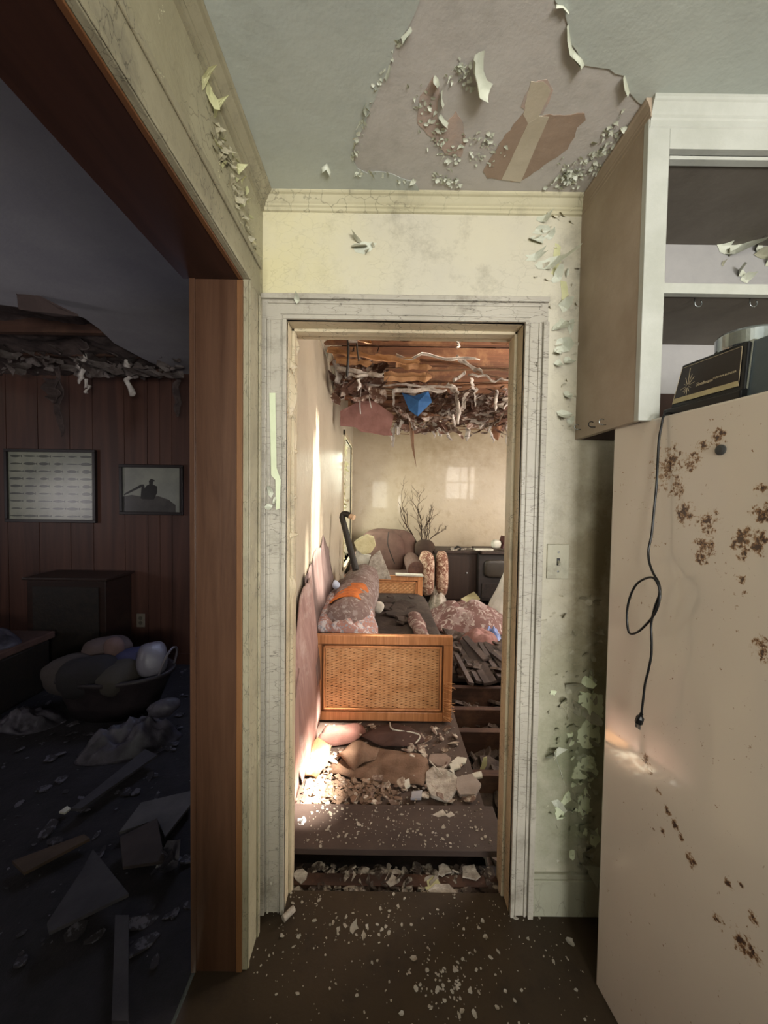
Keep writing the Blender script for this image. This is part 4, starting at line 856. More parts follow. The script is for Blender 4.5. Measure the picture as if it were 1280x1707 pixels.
panel([(2.2, .3, .94), (2.5, .3, 1.0), (2.62, .3, 1.06), (2.8, .3, 1.04), (2.95, .3, 1.12), (3.1, .3, 1.02), (3.3, .4, .90)], -.425, 2.0, 'dark torn panelling piece against the wall beside the comforter', wood('peeled_grey_panelling', '#7d6a66', '#5e4b47', 'z', 10, .7, .35))
panel([(1.52, .03, .30), (1.60, .03, .62), (1.70, .03, .45), (1.78, .03, .60)], -.40, 4.0, 'curled pale panelling scrap at the wall just inside the doorway', M_tp, .02)

# long black pole leaning in the corner
pole = thing('black_pole', PY(592, 940, 3.35), 'black pole with bent top and wooden tip leaning in the back room corner', 'pole')
MB().tube([PY(593, 950, 3.25), PY(580, 900, 3.35), PY(570, 862, 3.42)], [.030, .028, .026], 14).build('shaft', M_blackm, pole)
MB().tube(smoothpath([PY(570, 864, 3.42), PY(572, 857, 3.42), PY(578, 857, 3.41), PY(583, 860, 3.40)]), [.026] * 13, 12).build('bent_head', M_blackm, pole)
MB().tube([PY(583, 860, 3.40), PY(590, 863, 3.38)], .024, 14).build('wooden_tip', simple('pale_wood_tip', '#b89a7c', None, 9, .5, 0), pole)
# pale broken drywall and foam piled over the far end of the daybed
M_dry = simple('broken_plasterboard', '#bcb3a7', '#857b70', 22, .9, .8, 60)
M_dryw = simple('white_plasterboard', '#c9c6ba', '#aaa699', 6, .9, .3)
def slab(pix, yy, n, th, m, name, lab, cat='plasterboard', seed=1, dy=0):
    pts = [PY(x, y, yy + dy * (y - pix[0][1]) / 100) for x, y in pix]; return MB().prism(jagpoly(pts, seed, .05, .004), n, th).build(name, m, label=lab, cat=cat)
slab([(590, 905), (600, 898), (612, 893), (623, 897), (626, 910), (618, 922), (604, 924), (594, 915)], 4.05, (0, 1, .3), .05, simple('yellowish_foam', '#c9c19c', '#b0a67f', 8, .9, .4), 'foam_chunk', 'pale yellow foam chunk on top of the heap at the far end of the daybed', 'foam', 3)
slab([(622, 965), (612, 950), (618, 930), (633, 918), (640, 935), (652, 966)], 4.0, (0, 1, .2), .02, M_dry, 'plasterboard_piece', 'pointed pale plasterboard standing behind the far rattan end', seed=5)
slab([(594, 915), (606, 924), (618, 926), (612, 950), (620, 968), (600, 950), (592, 930)], 4.08, (0, 1, .2), .02, M_dryw, 'plasterboard_piece', 'white plasterboard piece next to the rolled comforter at the far rattan end', seed=6)
p0 = PY(682, 965, 4.2); MB().cbox((p0.x, 4.20, .574), (.30, .10, .014), (0, 2, 3)).build('plasterboard_strip', M_dryw, label='flat white strip lying on the far rattan end', cat='plasterboard')

# ------------------------------------------------------------------ armchair
M_arm = simple('brown_upholstery', '#624940', '#4d3830', 5, .85, .3)
ch = thing('armchair', (.05, 5.05, 0), 'brown wing backed armchair in the far left corner of the back room', 'armchair')
MB().rbox((.06, 5.32, .62), (.80, .22, .74), (-10, 0, -8), 3.6, .02, 1, 18).build('backrest', M_arm, ch, smooth=True)
MB().rbox((-.02, 5.24, .66), (.62, .16, .60), (-12, 0, -8), 3.2, .02, 4, 16).build('back_cushion', M_arm, ch, smooth=True)
MB().rbox((.08, 4.98, .34), (.70, .66, .24), (0, 0, -8), 5, .02, 2, 16).build('seat', M_arm, ch, smooth=True)
for sx, nm in ((.40, 1), (-.30, 2)):
    a_ = thing_ = None
    m = MB(); m.tube([(sx, 4.62, .55), (sx - .01, 4.95, .57), (sx - .04, 5.30, .60)], [.105, .110, .09], 18); m.box(sx - .09, sx + .08, 4.64, 5.28, .06, .58)
    ar = m.build('armrest', M_arm, ch, smooth=False, bevel=.02)
    MB().lathe((sx, 4.615, .55), [(.105, 0), (.105, .012), (.05, .018)], 24, Matrix.Rotation(R(90), 4, 'X')).build('scroll_front', simple('arm_front', '#4a342c', '#6a4d42', 9, .8, .2), ar)
MB().box(-.28, .40, 4.72, 5.35, .05, .26).build('seat_frame', M_arm, ch)
MB().tube(smoothpath([PY(648, 886, 5.05), PY(646, 905, 5.0), PY(652, 925, 4.98), PY(658, 940, 4.95)]), .006, 6).build('piping', M_blackm, ch)
# plant of dry twigs in a pot and a dark round cushion
pot_c = Vector(PY(690, 925, 5.5)); pot_c.x += .12; pl2 = thing('dried_plant', (pot_c.x, 5.5, .40), 'bare dried twigs in a dark pot behind the armchair', 'plant')
MB().lathe((pot_c.x, 5.5, .40), [(.07, 0), (.12, .12), (.14, .22), (.15, .25), (.13, .25)], 24).build('pot', simple('dark_pot', '#2c1f1a', '#3d2c24', 6, .7, .3), pl2, smooth=True)
tw = MB(); rnd = random.Random(6)
def twig(p, d, L, r, lev):
    pts = [p]; q = p.copy(); dd = d.copy()
    for i in range(7):
        dd = (dd + Vector((rnd.uniform(-.35, .35), rnd.uniform(-.14, .05), rnd.uniform(-.1, .2)))).normalized(); q = q + dd * L / 7; pts.append(q.copy())
        if lev < 3 and i > 1 and rnd.random() < .6: twig(q.copy(), (dd + Vector((rnd.uniform(-.9, .9), rnd.uniform(-.3, .05), .3))).normalized(), L * .5, r * .55, lev + 1)
    tw.tube(pts, [r * (1 - .1 * i) for i in range(len(pts))], 5)
base_ = Vector((pot_c.x, 5.5, .62))
for d, L in (((-.75, 0, 1), .80), ((-.25, 0, 1), .60), ((-.45, .1, 1), .5), ((.15, 0, 1), .45), ((.02, 0, 1), .40), ((.3, 0, 1), .35)): twig(base_, Vector(d).normalized(), L, .011, 0)
tw.build('twigs', simple('dry_twig', '#3f2d22', '#2b1d15', 9, .9, .2), pl2)
MB().rbox(PY(708, 915, 5.2), (.28, .14, .26), (0, 0, 0), 2.4, .05, 3, 14).build('round_cushion', simple('dark_brown_cushion', '#33251e', '#463529', 6, .9, .3), label='dark round cushion between the dried twigs and the cabinet', cat='cushion', smooth=True)
# two floral seat cushions standing on edge
M_flor4 = floral('floral_cream_fabric', '#a58a78', '#7a5547', '#c9b29c', 10)
for (x, lab, sd) in ((709, 'tan floral cushion on end next to the armchair', 1), (732, 'cream floral cushion on end against the dark cabinet', 2)):
    p0 = PY(x, 955, 4.72); MB().rbox((p0.x + (.03 if sd == 2 else .012), 4.72, p0.z), (.155, .36, .54), (0, 0, 8 if sd == 1 else -4), 3.4, .03, sd, 18).build('seat_cushion', M_flor4, label=lab, cat='cushion', group='floral cushions standing on end', smooth=True)
# dark cabinet and dark chair beside it
M_dk = wood('dark_cabinet_wood', '#33221a', '#241711', 'z', 9, .5, .1)
a = PY(738, 920, 5.15); c = PY(797, 920, 5.15); dc = thing('dark_cabinet', ((a.x + c.x) / 2, 5.35, 0), 'low dark wooden cabinet against the far wall of the back room', 'cabinet')
zt = PY(760, 918, 5.15).z
MB().box(a.x, c.x, 5.17, 5.62, 0, zt - .04).build('body', M_dk, dc, bevel=.004)
MB().box(a.x - .12, c.x + .02, 5.13, 5.64, zt - .04, zt).build('top', M_dk, dc, bevel=.006)
dr = MB().box(a.x + .04, c.x - .12, 5.155, 5.17, .06, zt - .08).build('door', M_dk, dc, bevel=.004)
MB().lathe((c.x - .15, 5.15, .42), [(.012, 0), (.012, .01), (.006, .012)], 12, Matrix.Rotation(R(90), 4, 'X')).build('knob', M_metal, dr)
a = PY(796, 920, 5.1); c = PY(870, 920, 5.1); tv = thing('television_cabinet', ((a.x + c.x) / 2, 5.3, 0), 'dark boxy television cabinet right of the low cabinet', 'television')
MB().box(a.x + .01, c.x, 5.08, 5.55, .06, .70).build('body', simple('dark_case', '#241b18', '#191210', 6, .6, .15), tv, bevel=.012)
MB().rbox(((a.x + c.x) / 2, 5.09, .50), (.42, .10, .24), (0, 0, 0), 5, 0, 0, 14).build('screen', simple('dusty_dark_screen', '#2d2823', '#3a332c', 5, .4, .05), tv, smooth=True)
MB().box(a.x + .06, c.x - .06, 5.07, 5.08, .10, .30).build('grille', simple('dark_grille', '#1c1512', '#2a201b', 30, .8, .3), tv)
MB().box(a.x + .03, c.x + .1, 5.0, 5.6, .70, .735).build('top', M_dk, tv, bevel=.004)
# bits on top
MB().rbox(PY(827, 907, 5.2), (.13, .12, .12), (0, 0, 0), 2.6, .06, 2, 12).build('white_lump', M_dryw, label='rounded white lump on the dark television cabinet', cat='object', smooth=True)
MB().cbox(PY(839, 904, 5.2), (.05, .16, .17), (0, 18, 10)).build('book', simple('dark_red_cover', '#4a1a1c', '#35120f', 6, .5, .1), label='dark red book leaning beside the white lump', cat='book', bevel=.003)
MB().cbox(PY(806, 916, 5.12), (.24, .10, .022), (0, 0, 4)).build('white_tray', M_dryw, label='long pale flat tray on the television cabinet top', cat='tray', bevel=.006)
MB().tube(smoothpath([PY(757, 916, 5.2), PY(762, 911, 5.2), PY(768, 914, 5.2), PY(764, 918, 5.2)]), .012, 8).build('small_ornament', M_blackm, label='small dark curled ornament on the low dark cabinet', cat='ornament', smooth=True)
q = MB()
for i in range(12): rr = random.Random(i); q.chunk(Vector(PY(rr.uniform(742, 795), 917, rr.uniform(5.15, 5.4))) * 1, .03, .01, (0, 0, 40 * i), i)
for v in q.v: v.z = zt + (.012 if v.z > 0 and random.random() < .5 else .001)
q.build('cabinet_top_debris', M_dry, label='pale crumbs of plaster on the low dark cabinet', cat='debris', kind='stuff')

# blankets, pillow, cloth, planks on the back room floor
def heap(c, rx, ry, h, seed, amp=.35, n=40, edge=2.5, rot=0):
    mb = MB(); c = Vector(c); ca, sa = math.cos(R(rot)), math.sin(R(rot))
    def fn(u, v):
        x = (u * 2 - 1); y = (v * 2 - 1); xx = x * math.sqrt(1 - y * y / 2); yy = y * math.sqrt(1 - x * x / 2); rr = min(1, math.hypot(xx, yy))
        rag_ = 1 + .16 * noise.noise(Vector((math.atan2(yy, xx) * 1.3, seed, 0)))
        z = h * (1 - rr ** edge) * (1 + amp * noise.fractal(Vector((xx * 2.2 + seed, yy * 2.2, seed)), 1, 2, 4)) + h * .25 * amp * abs(noise.noise(Vector((xx * 7, yy * 4, seed)))) * (1 - rr)
        X_, Y_ = xx * rx * rag_, yy * ry * rag_
        return c + Vector((X_ * ca - Y_ * sa, X_ * sa + Y_ * ca, max(0, z)))
    mb.grid(fn, n, n); return mb
heap((.95, 4.28, .03), .50, .42, .20, 3, .5).build('floral_blanket', M_flor3, label='large crumpled mauve floral blanket on the floor before the cabinets', cat='blanket', smooth=True, solid=.01)
heap((.95, 3.70, 0), .22, .17, .14, 5, .3).build('pink_pillow', simple('dirty_pink_fabric', '#8c6964', '#765049', 9, .9, .4), label='dirty pink pillow on the floor in front of the floral blanket', cat='pillow', smooth=True, solid=.01)
heap((.66, 4.62, 0), .14, .22, .30, 8, .3).build('grey_cloth_heap', M_dry, label='grey cloth heap between the far rattan end and the cushions on end', cat='cloth', smooth=True, solid=.01)
slab([(768, 998), (790, 986), (800, 998), (795, 1008), (775, 1004)], 4.62, (0, .3, -1), .01, simple('pale_yellow_paper', '#c2bd97', '#aaa47e', 8, .8, .2), 'paper_sheet', 'pale yellow paper sheet on top of the floral blanket', 'paper', 4, dy=-2)
heap(Vector((1.55, 4.50, 0)), .36, .20, .62, 12, .22, edge=1.7).build('white_cloth', simple('white_cloth', '#d5d2cc', '#bdb9b2', 5, .9, .3), label='bright white cloth heaped beside the right door jamb in the back room', cat='cloth', smooth=True, solid=.008)
p0 = PZ(820, 1068, .02); heap(Vector((p0.x, p0.y, 0)), .10, .09, .13, 15, .5).build('blue_plastic_bag', simple('blue_plastic', '#5a6da0', '#8793b8', 9, .35, .3), label='small blue plastic bag on the dark rotten boards', cat='bag', smooth=True, solid=.004)
pk_labels = ['leftmost long rotten board of the fan beside the daybed corner', 'second rotten board from the left in the fan beside the daybed', 'middle rotten board of the fan, running to the broken joist', 'rotten board of the fan just left of the one by the door jamb', 'rotten board of the fan nearest the right door jamb',
    'short rotten board lying lowest beside the rattan panel', 'short rotten board half hidden behind the right door jamb', 'short rotten board farthest back, under the pink pillow']
M_rotboard = wood('rotten_loose_board', '#453936', '#2c2322', 'y', 14, .85, .5, '#5a4c47')
for i, (x0_, y0_, x1_, y1_, w) in enumerate([(765, 1075, 800, 1138, .10), (770, 1068, 812, 1140, .08), (785, 1075, 822, 1138, .10), (800, 1072, 834, 1130, .07), (812, 1075, 845, 1122, .08), (760, 1092, 785, 1140, .07), (820, 1088, 850, 1112, .06), (775, 1062, 810, 1100, .09)]):
    q0 = PZ(x0_, y0_, .045 + .008 * i); q1 = PZ(x1_, y1_, .02 + .008 * i)
    MB().beam(q0, q1, w * .62, .02, (-12, 8, 20, -6, 14, -18, 5, 10)[i]).build('loose_board', M_rotboard, label=pk_labels[i], cat='board', group='fan of loose rotten boards right of the daybed')
pitm = MB(); pitm.grid(lambda u, v: Vector((.47 + 2.6 * u, 1.42 + 1.6 * v, -.20 + .09 * noise.fractal(Vector((u * 9, v * 7, 4)), 1, 2, 5))), 90, 70)
pitm.build('soil', simple('pit_soil', '#2a211c', '#4b3f37', 14, .95, .8, 30), label='dark soil and crumbs between the bare floor joists', cat='soil', kind='stuff')
# rubble in the pit and further back
st = MB(); rnd = random.Random(3)
for i in range(700):
    x = rnd.uniform(.5, 2.0); y = rnd.uniform(1.5, 3.0); s2 = rnd.uniform(.015, .07); st.chunk((x, y, -.19 + rnd.uniform(0, .06)), s2, s2 * .3, (rnd.uniform(-40, 40), rnd.uniform(-40, 40), rnd.uniform(0, 360)), i, rnd.uniform(.6, 2))
for i in range(500):
    x = rnd.uniform(.45, 2.4); y = rnd.uniform(3.0, 3.9); s2 = rnd.uniform(.015, .08); st.chunk((x, y, rnd.uniform(0, .03)), s2, s2 * .25, (rnd.uniform(-25, 25), rnd.uniform(-25, 25), rnd.uniform(0, 360)), i, rnd.uniform(.6, 2.4))
st.build('floor_rubble', simple('dark_rubble', '#2a201c', '#6a5c54', 5, .95, .5), label='dark rubble filling the broken floor right of the plywood', cat='rubble', kind='stuff')

# ------------------------------------------------------------------ debris on the boards in the doorway
TZ = .022
M_brownpap = simple('tan_brown_carpet', '#7d6250', '#5f4838', 9, .95, .6, 40)
M_brownd = simple('dark_brown_lining', '#4e3730', '#3d2a24', 7, .95, .3, 50)
def flat(pix, z, th, m, name, lab, cat, seed=1, wav=.012, amp=.004):
    pts = jagpoly([PZ(x, y, z) for x, y in pix], seed, .03, amp)
    mb = MB(); k = len(pts); c = sum(pts, Vector()) / k; vs = [c + Zv * (wav * .6)]
    for rg in (.45, .8, 1):
        for p in pts: q = c.lerp(p, rg); vs.append(q + Zv * (wav * abs(noise.noise(q * 9 + Vector((seed, 0, 0)))) * (1.3 if rg < 1 else .7)))
    fs = [(0, 1 + i, 1 + (i + 1) % k) for i in range(k)]
    for r in (0, 1): fs += [(1 + r * k + i, 1 + (r + 1) * k + i, 1 + (r + 1) * k + (i + 1) % k, 1 + r * k + (i + 1) % k) for i in range(k)]
    mb.add(vs, fs); return mb.build(name, m, label=lab, cat=cat, solid=th, smooth=True)
flat([(552, 1292), (546, 1278), (575, 1262), (605, 1245), (650, 1250), (708, 1258), (716, 1285), (706, 1312), (660, 1308), (610, 1300)], TZ + .008, .006, M_brownpap, 'brown_carpet_piece', 'large tan brown torn carpet piece on the plywood', 'carpet', 2, .03)
flat([(602, 1230), (628, 1212), (660, 1208), (700, 1222), (708, 1238), (680, 1246), (640, 1246)], TZ + .012, .005, M_brownd, 'dark_lining_piece', 'dark brown oval lining piece at the foot of the rattan end', 'lining', 3, .03)
flat([(500, 1290), (505, 1250), (530, 1235), (552, 1250), (546, 1285), (528, 1300)], TZ + .01, .004, M_paperL, 'orange_paper_piece', 'orange tan curled paper by the left wall just inside the doorway', 'paper', 4, .07)
flat([(525, 1240), (545, 1210), (600, 1206), (610, 1222), (585, 1240), (550, 1244)], TZ + .01, .004, M_pinkb, 'pink_paper_piece', 'pinkish torn paper in the sun below the rattan end', 'paper', 5, .04)
flat([(560, 1262), (590, 1240), (632, 1248), (625, 1268), (590, 1285)], TZ + .02, .004, M_brownpap, 'folded_carpet_corner', 'folded corner of brown carpet on top of the torn piece', 'carpet', 6, .06)
flat([(508, 1372), (500, 1345), (510, 1300), (545, 1288), (555, 1310), (548, 1345), (538, 1372)], TZ + .004, .006, M_dryw, 'white_board_piece', 'sunlit white plasterboard piece by the left wall', 'plasterboard', 7, .012)
slabs = [([(710, 1292), (722, 1282), (750, 1288), (762, 1300), (760, 1322), (745, 1340), (718, 1330), (710, 1312)], M_dry, 'large crumbling grey plaster chunk right of the brown carpet'),
         ([(762, 1300), (788, 1294), (802, 1312), (792, 1330), (766, 1330), (760, 1316)], simple('grey_plaster', '#968a82', '#80746c', 8, .9, .3), 'smooth grey plaster slab near the right edge of the plywood'),
         ([(716, 1262), (742, 1260), (752, 1268), (744, 1282), (728, 1280), (714, 1272)], simple('brownish_plaster', '#8d7b70', '#75645a', 8, .9, .3), 'brownish plaster piece above the crumbling grey chunk'),
         ([(752, 1272), (762, 1264), (778, 1266), (776, 1274), (756, 1282)], M_dryw, 'narrow white plaster sliver right of the brownish piece'),
         ([(748, 1276), (762, 1272), (768, 1282), (752, 1288)], M_dryw, 'small square white plaster chip with a nail hole'),
         ([(745, 1286), (756, 1284), (758, 1296), (746, 1298)], M_dryw, 'small rounded white plaster chip above the crumbling grey chunk'),
         ([(786, 1292), (802, 1288), (804, 1298), (790, 1300)], M_dryw, 'pale chip on the right edge of the plywood'),
         ([(686, 1322), (704, 1320), (702, 1334), (684, 1334)], simple('bluish_plaster', '#9c9a9e', '#88868c', 8, .9, .3), 'bluish grey plaster chip below the brown carpet'),
         ([(672, 1305), (682, 1300), (684, 1312), (676, 1318)], M_dryw, 'white plaster crumb at the lower edge of the brown carpet'),
         ([(625, 1358), (640, 1352), (648, 1358), (640, 1366), (628, 1366)], simple('silver_scrap', '#9aa0a8', '#7d838c', 12, .4, .3), 'silvery blue scrap beyond the dark plank'),
         ([(720, 1362), (738, 1352), (745, 1362), (730, 1366)], M_dry, 'grey plaster flake beyond the dark plank, left of its companion'),
         ([(742, 1362), (752, 1356), (758, 1362), (748, 1366)], M_dry, 'smaller grey plaster flake beside the dark plank to the right')]
for i, (pix, m, lab) in enumerate(slabs):
    pts = [PZ(x, y, TZ + .003 + .0012 * i) for x, y in pix]; MB().prism(jagpoly(pts, i, .02, .002), (0, 0, 1), .010 if i > 2 else .016).build('plaster_chunk', m, label=lab, cat='plaster chunk', bevel=.002)
q = MB(); q.tube(smoothpath([PZ(650, 1205, .05), PZ(655, 1216, .045), PZ(690, 1222, .045), PZ(700, 1228, .04), PZ(692, 1240, .04)]), .005, 6); q.build('white_cable', M_dryw, label='short curved white cable at the foot of the rattan end', cat='cable', smooth=True)
for (a, c, lab) in (((716, 1268), (738, 1292), 'thin white stick across the brownish plaster piece'),): MB().tube([PZ(*a, .05), PZ(*c, .05)], .003, 6).build('white_stick', M_dryw, label=lab, cat='stick')
slab([(800, 1284), (806, 1264), (812, 1262), (812, 1274), (806, 1286)], 2.0, (0, 1, 0), .006, M_flakeY, 'plaster_chunk', 'pointed cream plaster shard standing at the right edge of the plywood', 'plaster chunk')
heap(PZ(503, 1378, TZ), .035, .03, .03, 4, .6).build('plastic_scrap', simple('clear_white_plastic', '#a7abae', '#c6c9cc', 9, .25, .3), label='crumpled clear plastic at the left jamb beyond the dark plank', cat='scrap', smooth=True)
# crumbled brown chips
M_chip = simple('pale_paint_chip', '#a8a195', '#857d70', 8, .8, .2)
M_chipb = simple('tan_chip', '#927a67', '#6b5546', 8, .85, .3)
rnd = random.Random(8); st = MB(); st2 = MB()
for i in range(330):
    p = PZ(rnd.gauss(585, 38), rnd.gauss(1322, 16), TZ)
    if -.42 < p.x < .4 and p.y > 1.68: st.chunk((p.x, p.y, TZ + rnd.uniform(0, .012)), rnd.uniform(.004, .015), rnd.uniform(.002, .005), (rnd.uniform(-30, 30), rnd.uniform(-30, 30), rnd.uniform(0, 360)), i, rnd.uniform(.6, 2))
st.build('wood_chips', M_chipb, label='pile of tan crumbled chips below the brown carpet', cat='chips', kind='stuff')
for i in range(950):
    if rnd.random() < .62: p = Vector((rnd.uniform(-.42, .45), rnd.uniform(1.67, 2.3), TZ + .001))
    else: p = Vector((rnd.uniform(-.30, .45), rnd.uniform(1.45, 1.65), .0465))
    st2.chunk(p, .0010 + .0048 * rnd.random() ** 3.5, .0015, (0, 0, rnd.uniform(0, 360)), i, rnd.uniform(.6, 2))
st2.build('paint_chips', M_chip, label='tiny pale chips scattered over the plywood and the dark plank', cat='chips', kind='stuff')
st = MB()
for i in range(210):
    p = PZ(rnd.uniform(540, 800), rnd.choice([rnd.gauss(1225, 14), rnd.gauss(1335, 20), rnd.gauss(1290, 30)]), TZ)
    if -.40 < p.x < .45 and 1.68 < p.y < 2.30: st.chunk((p.x, p.y, TZ + .006 + rnd.uniform(0, .008)), .004 + .02 * rnd.random() ** 2, rnd.uniform(.002, .006), (rnd.uniform(-25, 25), rnd.uniform(-25, 25), rnd.uniform(0, 360)), i + 5, rnd.uniform(.6, 2.2))
st.build('plaster_crumbs', simple('mixed_plaster_crumbs', '#6b564b', '#b5aa9c', 20, .9, .4, lo=.45, hi=.56), label='broken brown and grey plaster crumbs strewn across the plywood sheet', cat='crumbs', kind='stuff')
# gap between linoleum and plank
st = MB()
for i in range(380):
    p = Vector((rnd.uniform(-.31, .43), rnd.uniform(1.325, 1.44), -.030 + rnd.uniform(0, .012))); s2 = .003 + .018 * rnd.random() ** 2
    st.chunk(p, s2, s2 * .3, (rnd.uniform(-30, 30), rnd.uniform(-30, 30), rnd.uniform(0, 360)), i, rnd.uniform(.6, 2.2))
st.build('gap_rubble', simple('gap_rubble_mix', '#3b3029', '#8d8478', 16, .95, .4, lo=.48, hi=.56), label='rubble in the gap under the doorway', cat='rubble', kind='stuff')
for i, (x, y, s2, asp, lab) in enumerate([(580, 1462, .035, 1.1, 'white shield shaped plaster flake in the doorway gap on the left'), (658, 1462, .032, 1.3, 'grey white flake in the middle of the doorway gap'), (722, 1478, .038, .9, 'cream jagged flake in the doorway gap right of the middle'), (745, 1500, .05, 1.5, 'broad crumbly cream flake at the linoleum edge'),
    (783, 1458, .034, 1.1, 'white flake in the doorway gap near the right jamb'), (740, 1455, .024, 1.3, 'small bluish flake by the right end of the doorway gap'), (500, 1465, .03, .8, 'grey flake by the left jamb in the doorway gap')]):
    p = PZ(x, y, -.02); MB().chunk((p.x, min(p.y, 1.43), -.020 + .002 * i), s2 * .9, .003, (rnd.uniform(-12, 12), rnd.uniform(-12, 12), rnd.uniform(0, 360)), i + 20, asp).build('plaster_flake', M_dry if i != 2 else M_flakeY, label=lab, cat='plaster flake')
MB().tube(smoothpath([PZ(655, 1474, -.03), PZ(668, 1490, -.03), PZ(676, 1508, -.02)]), .004, 6).build('twig', M_dry, label='thin curved pale strip in the doorway gap', cat='strip')
# kitchen floor
MB().tube([PZ(472, 1532, .012), PZ(490, 1514, .014)], .010, 10).build('paper_roll', M_dry, label='small pale paper roll at the foot of the left door casing', cat='paper')
G2 = 'paint flakes on the kitchen floor'
fl_ = [(590, 1545, .026, .8, 'pair of pale brown flakes', 0), (606, 1560, .022, .5, '', 0), (612, 1545, .014, .6, '', 0), (564, 1550, .014, .7, '', 0), (555, 1538, .012, .6, '', 0), (648, 1555, .010, 1, '', 0), (690, 1598, .012, 1.5, '', 0), (682, 1622, .008, 1, '', 0), (713, 1580, .008, .6, '', 0), (792, 1586, .009, .5, '', 0), (804, 1535, .012, .8, '', 0), (810, 1562, .014, 1, '', 0),
       (762, 1646, .010, .8, '', 0), (770, 1685, .012, 1.1, '', 0), (790, 1690, .014, .9, '', 0), (828, 1680, .009, 1, '', 0), (842, 1652, .008, 1, '', 0), (652, 1668, .006, 1, '', 0), (668, 1690, .008, 1.4, '', 0), (550, 1648, .008, .8, '', 0), (498, 1562, .010, 1, '', 0), (470, 1560, .012, 1, '', 0), (835, 1620, .006, .6, '', 0), (880, 1565, .010, 1, '', 0), (950, 1570, .018, 1.2, '', 0)]
FL = ['largest pale flake below the doorway gap, left of the middle', 'tall narrow flake just below the largest flake', 'small flake right of the largest flake', 'small slanted flake left of the largest flake', 'tiny flake up left of the largest flake by the linoleum edge', 'lone small flake right of the largest flake group',
    'wide flat flake in the middle of the linoleum', 'tiny flake left of and below the wide flat flake', 'small upright flake above the wide flat flake', 'small upright flake right of the wide flat flake', 'flake near the foot of the right door casing', 'round flake just below the one at the right casing foot', 'upper flake of the bluish cluster at the bottom edge', 'broad flake left in the bottom cluster',
    'broad flake in the middle of the bottom cluster', 'flake right of the bottom cluster', 'flake up right of the bottom cluster', 'tiny flake up left of the bottom cluster', 'tiny flat flake at the bottom edge left of the cluster', 'lone small flake on the left half of the linoleum', 'flake right of the pale paper roll', 'flake below the pale paper roll', 'tiny flake between the right casing and the bottom cluster', 'flake beside the baseboard left end', 'large pale flake near the refrigerator foot']
for i, (x, y, s2, asp, _, __) in enumerate(fl_):
    p = PZ(x, y, .001); MB().flake((p.x, p.y, .001), Xv, Yv, Zv, s2 * 1.25, i + 60, .25, asp).build('paint_flake', M_chip, label=FL[i], cat='paint flake', group=G2)
st = MB(); rnd = random.Random(19)
for i in range(520):
    x = rnd.uniform(-.38, .62); y = 1.32 - abs(rnd.gauss(0, .22))
    if y < .7: continue
    st.chunk((x, y, .0005), .0008 + .0042 * rnd.random() ** 4, .001, (0, 0, rnd.uniform(0, 360)), i, rnd.uniform(.6, 2))
for i in range(90):
    x = rnd.gauss(.21, .05); y = rnd.gauss(1.06, .04); st.chunk((x, y, .0005), .0012 + .0045 * rnd.random() ** 2.5, .001, (0, 0, rnd.uniform(0, 360)), i, rnd.uniform(.6, 2))
st.build('paint_chips', M_chip, label='tiny chips scattered over the dark kitchen linoleum', cat='chips', kind='stuff')

# ------------------------------------------------------------------ dark room on the left
def panelling():
    t = NT('brown_wall_panelling'); w = t.n('ShaderNodeSeparateXYZ'); t.l(t.tc, w.inputs[0])
    g = t.noise(10, 6, .6, t.mapping((1, 1, .06)), 1); c = t.mix(t.ramp(g, .35, .65), lin('#50342a'), lin('#3a241d'))
    return t.fin(c, .5, t.bump(g, .12, .004), 0, .4)
M_pan = panelling()
b = MB(); xs_ = [-4.5]; rnd = random.Random(2)
while xs_[-1] < LX2: xs_.append(xs_[-1] + rnd.choice([.10, .14, .19, .26]))
for i in range(len(xs_) - 1): b.box(xs_[i] + .003, min(xs_[i + 1], LX2) - .003, PY_, PY_ + .02, 0, 2.6)
b.box(-4.5, LX2, PY_ + .006, PY_ + .1, 0, 2.6)
pwall = S(b, 'wall_left_room_far', M_pan)
b = MB(); b.box(-4.6, -4.5, -2.3, PY_ + .1, 0, 2.6); S(b, 'wall_left_room_left', M_pan)
b = MB(); b.box(LX2 - .002, LX2, WY2 - .3, PY_, 0, 2.6); b.box(LX2, BX - .09, WY, 3.3, -.3, 3.4); S(b, 'wall_left_room_right', M_pan)
b = MB(); b.box(-5, LX2, -2.3, PY_ + .1, -.05, 0); S(b, 'floor', simple('dark_dirty_floor', '#242024', '#161315', 6, .85, .5, 30))
LZ = 2.40
hp = [PZ(x, y, LZ) for x, y in [(0, 508), (60, 516), (120, 524), (140, 530), (165, 548), (190, 572), (250, 604), (285, 618), (318, 636)]]
hp[-1].y = PY_; pl = [Vector((-4.5, -2.3, LZ)), Vector((LX2, -2.3, LZ)), Vector((LX2, PY_, LZ))] + jagpoly(hp, 3, .08, .012)[::-1][len([1]):]
pl = [Vector((-4.5, -2.3, LZ)), Vector((LX2, -2.3, LZ)), Vector((LX2, PY_, LZ))] + hp[::-1] + [Vector((-4.5, hp[0].y, LZ))]
b = MB(); b.prism(pl, (0, 0, 1), .012); ceil3 = S(b, 'ceiling', simple('grey_left_room_ceiling', '#a09ca0', '#949096', 4, .8, .15))
b = MB(); b.box(-5, LX2, -2.3, 3.3, 3.0, 3.05); b.build('roof_underside', M_oldwood, ceil3)
for y in (2.05, 2.45, 2.85): MB().box(-4.5, LX2, y, y + .04, LZ + .02, LZ + .16).build('joist', M_oldwood, ceil3)
